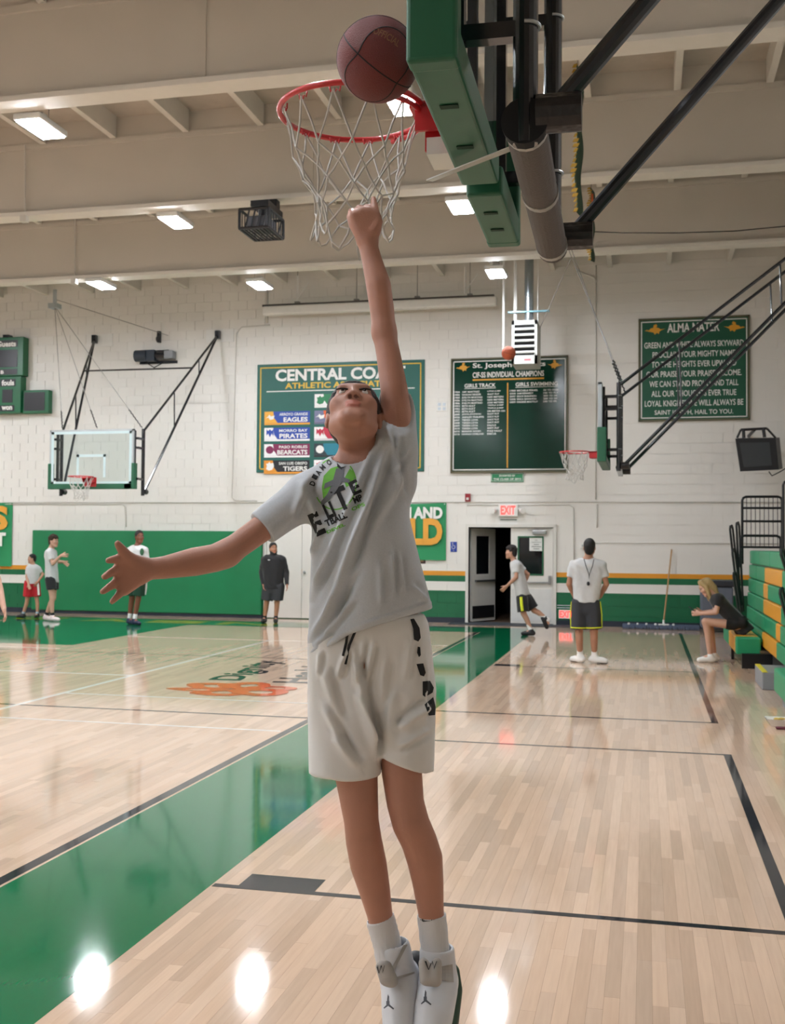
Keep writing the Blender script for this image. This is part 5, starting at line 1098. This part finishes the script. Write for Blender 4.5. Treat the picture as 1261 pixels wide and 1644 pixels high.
# the seated woman
s = .94; Y0 = 15.95
J = Jp(Y0, s, head=(1134, 943), neck=(1147, 958), shL=(1156, 960, -.15), shR=(1156, 960, .15), elL=(1150, 983, -.17), elR=(1147, 982, .12), wrL=(1126, 985, -.08), wrR=(1128, 983, .06), hipL=(1190, 1004, -.08), hipR=(1190, 1004, .1), knL=(1133, 998, -.1), knR=(1138, 998, .06), anL=(1141, 1047, -.1), anR=(1147, 1047, .06), toeL=(1118, 1056, -.12), toeR=(1125, 1056, .05))
wo, L = person('blonde woman in black sitting on the bleacher end looking at a phone', J, dict(skin=('fair_skin', '#c49a84'), hair=('blonde_hair', '#b39a6c'), style='long', face=(-.85, -.15, -.55), hup=(-.5, 0, .85), hem=at(1198, 1016, Y=Y0), hemn=(.55, 0, -.8), shirt=BLK_CL, shorts=mat('black_shorts_cloth', '#101013', .8), leglen=.42, legw=.095, girth=.98, waist=J['hipL'] + np.array([0, 0, .13]), sock=WSOCK, sockh=.03, shoe=WSHOE, sole=SOLEW, curl=.55, handL=(-1, .25, -.05), handR=(-1, -.3, .05), sleeve=.55), (-1, 0, 0), s)
ph = thing('mobile_phone', 'dark phone in the hands of the seated woman', 'phone', tuple(at(1112, 982, Y=Y0 - .02))); pc = at(1113, 979, Y=Y0 - .01)
pa = nrm((-.6, 0, .5)); mk('case', obox(pc, pa, UY, np.cross(pa, UY), .07, .034, .005), BSHOE, ph); mk('screen', obox(pc - np.cross(pa, UY) * -.0055, pa, UY, np.cross(pa, UY), .064, .03, .001), mat('phone_glass', '#aeb6c2', .1), ph)

# ================================================================= THE JUMPING PLAYER
D0 = 3.1
def Q(x, y, dd=0): return at(x, y, d=D0 + dd)
def N4(x, y, dd, r): return (at(x, y, d=D0 + dd), r * (D0 + dd) / FPX)       # a joint with its radius read off in pixels
pb = at(610, 1100, d=D0); jp = thing('person', 'jumping player in grey printed shirt and white shorts reaching up to the net', 'person', (pb[0], pb[1], 0))
toC = nrm(-ray(600, 900)); UPI = nrm(CU)
lo = np.minimum.reduce([Q(140, 300, -.35), Q(140, 1700, -.3), Q(760, 1700, .35), Q(760, 300, .35), Q(140, 900, .35)]) ; hi = np.maximum.reduce([Q(140, 300, .3), Q(140, 1700, .3), Q(760, 300, .35), Q(760, 1700, -.3), Q(760, 300, -.3)])
HB = .0048
f = Field(lo, hi, HB)
HCN = Q(568, 670, -.02); th = math.radians(48)
hfw = nrm(toC * math.cos(th) + UZ * math.sin(th)); hup = nrm(UZ * math.cos(th) - toC * math.sin(th))
HL, hax = head(f, HCN, hfw, hup, .97)
f.chain([(HL(0, -.025, -.045), .046), (Q(569, 712, .02), .0435), (Q(572, 745, .03), .055)], .018)
# torso under the shirt
f.chain([N4(530, 790, .02, 34), N4(545, 900, .02, 36), N4(552, 1010, .02, 42)], .05); f.chain([N4(612, 740, .02, 38), N4(615, 850, .02, 32), N4(632, 1000, .02, 42)], .05)
f.chain([N4(500, 792, .02, 30), N4(570, 752, .03, 30), N4(622, 722, .03, 30)], .03)
# image-left arm
f.chain([N4(488, 795, 0, 27), N4(425, 845, -.05, 22), N4(364, 889, -.10, 20.5)], .02)
f.chain([N4(364, 889, -.10, 21), N4(345, 896, -.11, 22.5), N4(312, 902, -.13, 23), N4(265, 911, -.17, 18.5), N4(236, 914, -.2, 17)], .02)
for x, y in ((196, 897), (191, 914), (192, 932), (200, 946)): f.chain([N4(228, 914 + (y - 918) * .35, -.21, 13), N4(x, y, -.24, 10.5)], .014)
f.chain([N4(222, 906, -.22, 12), N4(204, 893, -.25, 9.5), N4(194, 880, -.27, 7.5), N4(189, 873, -.28, 6)], .01)
f.chain([N4(196, 897, -.24, 8), N4(184, 898, -.265, 7), N4(174, 900, -.28, 5.6)], .007); f.chain([N4(191, 914, -.24, 8), N4(179, 919, -.27, 7), N4(168, 926, -.285, 5.8)], .007)
f.chain([N4(192, 932, -.24, 8), N4(178, 941, -.265, 6.8), N4(165, 950, -.28, 5.4)], .007); f.chain([N4(200, 946, -.24, 7.5), N4(190, 956, -.26, 6.2), N4(180, 966, -.27, 5)], .007)
# raised arm
f.chain([N4(640, 690, .02, 25), N4(633, 625, .03, 22), N4(624, 570, .06, 19.5), N4(617, 533, .08, 18.5)], .02)
f.chain([N4(617, 533, .08, 18.5), N4(614, 500, .09, 19.5), N4(608, 458, .10, 20), N4(598, 420, .12, 16.5), N4(591, 392, .13, 15)], .02)
for x, y in ((570, 347), (582, 342), (594, 343), (604, 350)): f.chain([N4(590 + (x - 588) * .4, 386, .13, 11), N4(x, y, .13, 9.5)], .012)
f.chain([N4(603, 345, .13, 7.5), N4(602, 332, .15, 6), N4(600, 319, .17, 4.6)], .006)                       # pointing finger
f.chain([N4(592, 342, .13, 8), N4(590, 334, .16, 6.8), N4(588, 350, .19, 6)], .006); f.chain([N4(580, 342, .13, 8), N4(577, 335, .16, 6.8), N4(576, 352, .19, 6)], .006); f.chain([N4(569, 346, .13, 7.5), N4(565, 340, .155, 6.5), N4(566, 356, .18, 5.6)], .006)
f.chain([N4(579, 376, .13, 9), N4(567, 362, .14, 7), N4(562, 348, .145, 5.6)], .008); f.chain([N4(603, 370, .12, 9), N4(609, 356, .12, 6)], .01)
# legs
f.chain([N4(556, 1060, .03, 44), N4(566, 1180, .0, 38), N4(572.5, 1245, -.02, 34.5), N4(576.5, 1282, -.03, 31), N4(580.5, 1318, -.035, 28), N4(584.5, 1350, -.02, 29), N4(592, 1388, .0, 29.5), N4(602, 1430, .02, 25), N4(610, 1468, .035, 20.5), N4(624, 1530, .04, 20)], .006)
f.chain([N4(642, 1050, .03, 44), N4(645, 1180, .0, 36), N4(645.5, 1240, -.02, 32.5), N4(651, 1288, -.035, 30), N4(660, 1322, -.035, 30), N4(673, 1350, -.02, 29), N4(682, 1378, .0, 29), N4(687, 1413, .015, 25.5), N4(692, 1462, .035, 21), N4(699, 1530, .04, 20)], .006)
f.chain([N4(596, 1020, .03, 55), N4(598, 1080, .03, 50)], .05)
V, F = f.mesh(2); T = face_tint(V, HL, .97, (1.12, .80, .84))
SK = skin_mat('jumper_skin', '#ad7c68'); fmk('body', (V, F), SK, jp, attr=T)
HAIR = mat('jumper_black_hair', '#121010', .5, var=.2, bump=.8, bscale=300); eyes(jp, HL, .97, True, HAIR)
f = Field(HCN - .24, HCN + .24, .004); hn = nrm(hax[1] * .9 - hax[2] * .40)
f.ell(HL(0, -.02, .038), (.080, .102, .096), hax, .01, clip=[(HL(0, .066, .066), hn), (HL(0, 0, -.055), -hax[2])])
V, F = f.mesh(1); N_ = vnormals(V, F); fmk('hair', (V + N_ * .0012 * np.sin(V[:, :1] * 1500) * np.sin(V[:, 2:] * 1300), F), HAIR, jp)
# t-shirt
def creases(V, F, lines):
    """press folds into the cloth: each line is x0,y0,x1,y1,width,depth,(side)"""
    N_ = vnormals(V, F); p = pj(V); front = (N_ @ toC) > .05; D = np.zeros(len(V))
    for x0, y0, x1, y1, w, amp in lines:
        a = np.array([x0, y0]); b = np.array([x1, y1]); ab = b - a; q = p[:, :2] - a
        t = np.clip((q @ ab) / (ab @ ab), 0, 1); r = q - t[:, None] * ab; sg = (q[:, 0] * ab[1] - q[:, 1] * ab[0]) / np.linalg.norm(ab)
        d = np.linalg.norm(r, axis=1); fade = np.clip(np.minimum(t, 1 - t) * 5 + .15, 0, 1)
        D += 1.5 * amp * fade * (np.exp(-(d / w) ** 2) * np.where(np.abs(sg) < 1e9, 1, 0) - .8 * np.exp(-(np.hypot(d - w * 1.7, 0) / w) ** 2) * (sg > 0))
    return V + N_ * (D * front)[:, None]
f = Field(lo, hi, HB)
f.chain([N4(545, 785, .02, 42), N4(545, 890, .02, 45), N4(543, 1080, .02, 50)], .05)
f.chain([N4(620, 725, .02, 43), N4(616, 835, .02, 38), N4(634, 930, .02, 47), N4(660, 1060, .03, 56)], .05)
f.chain([N4(582, 800, -.01, 58), N4(590, 900, -.01, 62), N4(598, 1080, .0, 66)], .06)
f.chain([N4(494, 795, .01, 33), N4(555, 762, .02, 36), N4(620, 728, .02, 36)], .04)
e = Q(421, 848, -.055); d = nrm(Q(364, 889, -.10) - Q(488, 795)); f.chain([N4(494, 796, .0, 35), N4(450, 826, -.03, 31), N4(400, 864, -.06, 28)], .03, clip=[(e, d)])
e2 = Q(634, 656, .02); d2_ = nrm(UZ * .55 + toC * .83 + CR * .06); f.chain([N4(628, 770, .03, 42), N4(637, 700, .02, 33), N4(636, 600, .03, 29)], .03, clip=[(e2, d2_)])
f.cone(Q(634, 690, .02), Q(634, 600, .05), 23.5 * D0 / FPX, 22.5 * D0 / FPX, .004, 'sub')
f.cone(HL(0, -.02, -.05), Q(569, 727, .0), .062, .066, .004, 'sub')
hemn = []
for a_, b_ in ((Q(495, 1060), Q(560, 1021)), (Q(560, 1020), Q(700, 975))):
    hn = nrm(np.cross(b_ - a_, nrm(CF - UZ * .12))); hemn += [b_, hn if hn[2] < 0 else -hn]
f.cut2(*hemn)
V, F = f.mesh(3)
V = creases(V, F, [(628, 700, 520, 1010, 7, .013), (600, 720, 500, 960, 5, .008), (575, 905, 497, 1030, 6, .009), (622, 690, 650, 800, 5, .009), (640, 700, 636, 800, 4, .007), (590, 745, 615, 700, 5, .006), (480, 770, 520, 850, 8, .010), (500, 760, 470, 830, 6, .008), (628, 880, 632, 960, 4, .006), (640, 890, 648, 950, 4, .006), (610, 900, 612, 970, 5, .005), (660, 940, 690, 968, 5, .006), (650, 760, 600, 840, 8, .006), (498, 1048, 562, 1010, 2.5, .0022), (560, 1009, 698, 965, 2.5, .0022), (570, 960, 500, 1045, 5, .007), (600, 780, 560, 900, 6, .006), (655, 720, 630, 760, 4, .006), (520, 840, 500, 890, 4, .006), (540, 880, 505, 940, 5, .006)])
p = pj(V); hemy = 1019 - (p[:, 0] - 597) * .42; band = np.abs(p[:, 1] - hemy + 12) < 1.3
SHIRT = mat('heather_grey_jersey', '#bbc1c7', .9, var=.10, scale=240, bump=.15, bscale=900, sheen=.25)
shirt = fmk('t_shirt', (V, F), SHIRT, jp)
SBVH = BVHTree.FromPolygons([tuple(v) for v in V], [tuple(q) for q in F])
# shorts
f = Field(lo, hi, HB)
f.chain([N4(546, 1035, .02, 52), N4(550, 1120, .02, 56), N4(551, 1290, -.01, 54)], .03, clip=[(Q(551, 1241), nrm(-UZ + CR * .02))])
f.chain([N4(638, 1015, .02, 52), N4(646, 1110, .02, 55), N4(652, 1280, -.01, 44)], .022, clip=[(Q(652, 1222), nrm(-UZ - CR * .36))])
f.chain([N4(594, 1010, .02, 64), N4(596, 1090, .02, 58), N4(598, 1120, .03, 46)], .04); f.cut(Q(597, 985), UZ)
f.chain([N4(578, 1120, -.01, 42), N4(568, 1290, -.03, 41)], .02, clip=[(Q(551, 1241), nrm(-UZ + CR * .02))]); f.chain([N4(640, 1120, -.01, 42), N4(646, 1280, -.03, 38)], .02, clip=[(Q(652, 1222), nrm(-UZ - CR * .36))])
V, F = f.mesh(3)
V = creases(V, F, [(566, 1040, 604, 1215, 6, .016), (572, 1110, 600, 1190, 6, .010), (520, 1070, 545, 1160, 8, .008), (535, 1180, 575, 1230, 7, .011), (560, 1040, 540, 1090, 5, .009), (600, 1030, 585, 1110, 4, .008), (690, 1170, 640, 1200, 5, .008), (520, 1130, 560, 1215, 6, .009), (585, 1030, 570, 1100, 4, .007), (640, 1170, 690, 1130, 6, .013), (620, 1050, 612, 1130, 6, .006), (660, 1020, 650, 1090, 6, .006), (515, 1045, 512, 1085, 4, .006), (630, 1110, 625, 1190, 9, .006), (685, 1060, 680, 1160, 5, .006)])
SHORTS = mat('off_white_shorts_cloth', '#d9d9d7', .8, var=.03, scale=12, bump=.1, bscale=500, sheen=.15)
shorts = fmk('shorts', (V, F), SHORTS, jp); HBVH = BVHTree.FromPolygons([tuple(v) for v in V], [tuple(q) for q in F])
# prints: flat outlines laid onto the cloth
def decal(name, S2, m, parent, bvh, off=.0012, cell=7):
    bm = bmesh.new(); vs = [bm.verts.new((x, y, 0)) for x, y in S2[0]]
    for q in S2[1]:
        try: bm.faces.new([vs[i] for i in q])
        except ValueError: pass
    xs_ = [v.co.x for v in bm.verts]; ys_ = [v.co.y for v in bm.verts]
    for axn, a, b in (((1, 0, 0), min(xs_), max(xs_)), ((0, 1, 0), min(ys_), max(ys_))):
        for c in np.arange(a + cell, b, cell):
            bmesh.ops.bisect_plane(bm, geom=list(bm.verts) + list(bm.edges) + list(bm.faces), plane_co=tuple(np.array(axn) * c), plane_no=axn)
    bm.verts.index_update(); V = []; ok = {}
    for v in bm.verts:
        r = ray(v.co.x, v.co.y); hit = bvh.ray_cast(Vector(CAMP), Vector(nrm(r)))
        if hit[0] is not None: ok[v.index] = len(V); V.append(tuple(np.array(hit[0]) - nrm(r) * off))
    F = [tuple(ok[v.index] for v in q.verts) for q in bm.faces if all(v.index in ok for v in q.verts)]
    F = [q[::-1] for q in F]; bm.free()
    if V and F: return mk(name, (V, F), m, parent)
def tdec(s_, x0, y0, w, h, ang, bold=.03, skew=0):
    V, F = text_shape(s_, bold); V = np.array(V); a, b, c, d = V[:, 0].min(), V[:, 0].max(), V[:, 1].min(), V[:, 1].max()
    x = (V[:, 0] - a) / (b - a) * w; y = (V[:, 1] - c) / (d - c) * h; x = x + y * skew; ca, sa = math.cos(ang), math.sin(ang)
    return [(x0 + u * ca - v * sa, y0 - (u * sa + v * ca)) for u, v in zip(x, y)], F
DK = mat('black_shirt_print', '#17181a', .8); GRN = mat('green_shirt_print', '#6cb544', .8); GRY = mat('grey_shirt_print', '#63666b', .8)
A = math.radians(24)
def circ(cx, cy, rx, ry, a0=0, a1=2 * math.pi, n=28): return [(cx + rx * math.cos(t), cy + ry * math.sin(t)) for t in np.linspace(a0, a1, n, endpoint=a1 - a0 < 6.2)]
def poly(P): return P, [tuple(range(len(P)))]
def band_(Po, Pi): n = len(Po); return Po + Pi, [(i, i + 1, n + i + 1, n + i) for i in range(n - 1)]
decal('shirt_print', band_(circ(538, 777, 35, 42, -2.2, 2.6), circ(538, 777, 33, 40, -2.2, 2.6)), GRN, shirt, SBVH)
decal('shirt_print', poly([(520, 764), (531, 752), (543, 748), (552, 753), (548, 770), (535, 790), (527, 805), (519, 800), (517, 782)]), GRN, shirt, SBVH)
decal('shirt_print', poly([(562, 752), (570, 760), (568, 776), (556, 782), (552, 770)]), GRN, shirt, SBVH)
decal('shirt_print', poly([(541, 742), (548, 736), (556, 740), (556, 748), (549, 754), (542, 750)]), DK, shirt, SBVH, .0022)
decal('shirt_print', poly([(540, 752), (553, 752), (552, 766), (562, 770), (561, 775), (549, 774), (540, 788), (528, 804), (517, 812), (515, 806), (525, 794), (532, 780), (520, 785), (522, 776), (535, 770)]), GRY, shirt, SBVH, .0022)
for s_, x, y, ang in (('D', 505, 781, 1.2), ('I', 508, 771, 1.05), ('A', 513, 764, .95), ('M', 519, 756, .8), ('O', 528, 748, .6), ('N', 546, 741, .25), ('D', 558, 737, .1)): decal('shirt_print', tdec(s_, x, y, 7, 9, ang), DK, shirt, SBVH, .0024)
for s_, x, y, w, h, m in (('E', 509, 862, 17, 38, DK), ('LI', 527, 834, 15, 26, DK), ('T', 544, 823, 25, 38, DK), ('E', 568, 796, 15, 23, DK), ('TBALL', 525, 846, 37, 11, DK), ('MP', 570, 809, 15, 11, DK), ('DEVEL', 526, 857, 32, 5, GRN), ('OPS', 566, 821, 23, 6, GRN)):
    decal('shirt_print', tdec(s_, x, y, w, h, A, .04), m, shirt, SBVH, .0020)
for pts in ([(559, 1012), (556, 1032), (551, 1053)], [(573, 1008), (561, 1036), (555, 1066)]):
    hp = [HBVH.ray_cast(Vector(CAMP), Vector(nrm(ray(*q))))[0] for q in pts]
    mk('drawstring', tube([np.array(q) + toC * .003 for q in hp], .0038, 6), DK, shorts)
for pts in ([(662, 994), (668, 993), (677, 1008), (679, 1024), (675, 1030), (668, 1027), (667, 1010)], [(674, 1038), (678, 1039), (679, 1052), (676, 1055), (673, 1048)], [(672, 1066), (683, 1065), (687, 1080), (684, 1086), (678, 1084)], [(682, 1094), (694, 1093), (700, 1104), (698, 1112), (686, 1119), (682, 1116)], [(685, 1131), (699, 1119), (703, 1135), (702, 1148), (692, 1149)]):
    decal('shorts_print', poly([(x - 3, y) for x, y in pts]), DK, shorts, HBVH, .003, cell=4)
# socks and shoes
SOCK = mat('white_ribbed_sock', '#cfd0d2', .9, var=.03); SHOE = mat('white_leather_shoe', '#d2d5da', .45, var=.04, scale=12); GREYL = mat('dusty_grey_strap', '#a9a6a1', .7); BLKS = mat('black_shoe_sole', '#17191d', .5); GRS = mat('dark_green_shoe_sole', '#1c3c2a', .5)
def sock(pts, clipc, clipn):
    f = Field(np.min([p[0] for p in pts], 0) - .08, np.max([p[0] for p in pts], 0) + .08, .003); f.chain(pts, .01, clip=[(clipc, clipn)])
    V, F = f.mesh(1); N_ = vnormals(V, F); p = pj(V); V = V + N_ * (.0006 * np.sin(p[:, 0] * 2.1))[:, None]
    o = fmk('sock', (V, F), SOCK, jp); return o, BVHTree.FromPolygons([tuple(v) for v in V], [tuple(q) for q in F])
s1, b1_ = sock([N4(604, 1450, .035, 27), N4(611, 1476, .04, 23.5), N4(622, 1515, .04, 23), N4(628, 1550, .03, 23)], Q(609, 1474, .04), nrm(UZ + CR * -.35))
s2, b2_ = sock([N4(691, 1445, .035, 26), N4(693.5, 1472, .04, 23.5), N4(698, 1515, .04, 23), N4(701, 1550, .03, 23)], Q(693, 1468, .04), nrm(UZ + CR * -.08))
decal('sock_mark', poly([(590, 1479), (592, 1483), (600, 1480), (611, 1473), (600, 1477), (593, 1478)]), BLKS, s1, b1_, cell=3); decal('sock_mark', poly([(676, 1473), (675, 1477), (680, 1480), (690, 1479), (703, 1474), (690, 1476), (681, 1476)]), BLKS, s2, b2_, cell=3)
def shoe(up, sole, tongue, collar, solem, mark, letter):
    al_ = np.array([p[0] for p in up + sole]); l_, h_ = al_.min(0) - .1, al_.max(0) + .1
    f = Field(l_, h_, .0038); f.chain(up, .03); f.chain(collar, .02)
    c0, c1 = collar[0][0], collar[-1][0]; f.cone(c0 + (c0 - c1) * .6, c0 * .35 + c1 * .65, 23.5 * D0 / FPX, 22.5 * D0 / FPX, .006, 'sub')
    V, F = f.mesh(2); o = fmk('shoe', (V, F), SHOE, jp); bv = BVHTree.FromPolygons([tuple(v) for v in V], [tuple(q) for q in F])
    f = Field(l_, h_, .0038); f.chain(sole, .03); fmk('sole', f.mesh(2), solem, o)
    f = Field(np.min([p[0] for p in tongue], 0) - .06, np.max([p[0] for p in tongue], 0) + .06, .0035)
    for a, b in zip(tongue[::2], tongue[1::2]): f.cone(a[0], b[0], a[1], b[1], .02)
    V2, F2 = f.mesh(2); to = fmk('tongue', (V2, F2), GREYL, o); tb = BVHTree.FromPolygons([tuple(v) for v in V2], [tuple(q) for q in F2])
    decal('tongue_mark', letter, BLKS, to, tb, cell=3)
    mx_, my_ = mark
    for pts in ([(0, -14), (2, -10), (1.5, 4), (-1.5, 4), (-1.2, -6)], [(0, 0), (10, 9), (9, 11), (-1, 4)], [(1, 0), (-7, 8), (-6, 9.5), (2, 4)], [(-2.5, -3), (2.5, -3), (2.5, 3), (-2.5, 3)]):
        decal('shoe_mark', poly([(mx_ + a, my_ + b) for a, b in pts]), mat('grey_shoe_mark', '#4a4d54', .6), o, bv, cell=3)
    return o, bv
def mono(x, y, w, h): return ([(x, y), (x + 3, y), (x + w * .35, y + h), (x + w * .3, y + h), (x + w * .55, y), (x + w * .65, y), (x + w * .75, y + h * .7), (x + w * .95, y), (x + w, y), (x + w * .75, y + h)], [(0, 1, 2, 3), (3, 2, 5, 4), (4, 5, 6), (6, 7, 8, 9)])
o1, v1 = shoe([N4(652, 1560, .09, 22), N4(642, 1585, .0, 30), N4(641, 1625, -.06, 28), N4(640, 1668, -.11, 24)], [N4(668, 1545, .12, 18), N4(664, 1580, .10, 20), N4(658, 1640, .0, 22), N4(648, 1690, -.08, 20)],
     [N4(610, 1552, -.05, 7), N4(618, 1572, -.06, 9), N4(622, 1550, -.05, 7), N4(630, 1575, -.06, 10)], [N4(632, 1525, .04, 28), N4(640, 1570, .04, 30)], BLKS, (623, 1610), mono(604, 1550, 14, 13))
o2, v2 = shoe([N4(714, 1570, .09, 20), N4(702, 1590, .0, 33), N4(694, 1630, -.06, 34), N4(688, 1672, -.11, 30)], [N4(723, 1562, .10, 16), N4(724, 1590, .08, 19), N4(712, 1650, .0, 24), N4(695, 1690, -.08, 24)],
     [N4(680, 1546, -.05, 8), N4(684, 1572, -.065, 10), N4(702, 1546, -.05, 8), N4(700, 1574, -.065, 10)], [N4(702, 1528, .04, 28), N4(704, 1570, .04, 31)], GRS, (683, 1603), mono(682, 1543, 20, 14))
for o, bv, P in ((o1, v1, [(650, 1512), (655, 1516), (640, 1545), (632, 1562), (626, 1558), (640, 1535)]), (o1, v1, [(624, 1572), (666, 1560), (666, 1563), (626, 1577)]), (o2, v2, [(706, 1552), (727, 1548), (729, 1577), (708, 1574)]), (o2, v2, [(672, 1562), (682, 1570), (680, 1579), (670, 1577)])):
    decal('strap', poly(P), GREYL, o, bv, .003, cell=5)
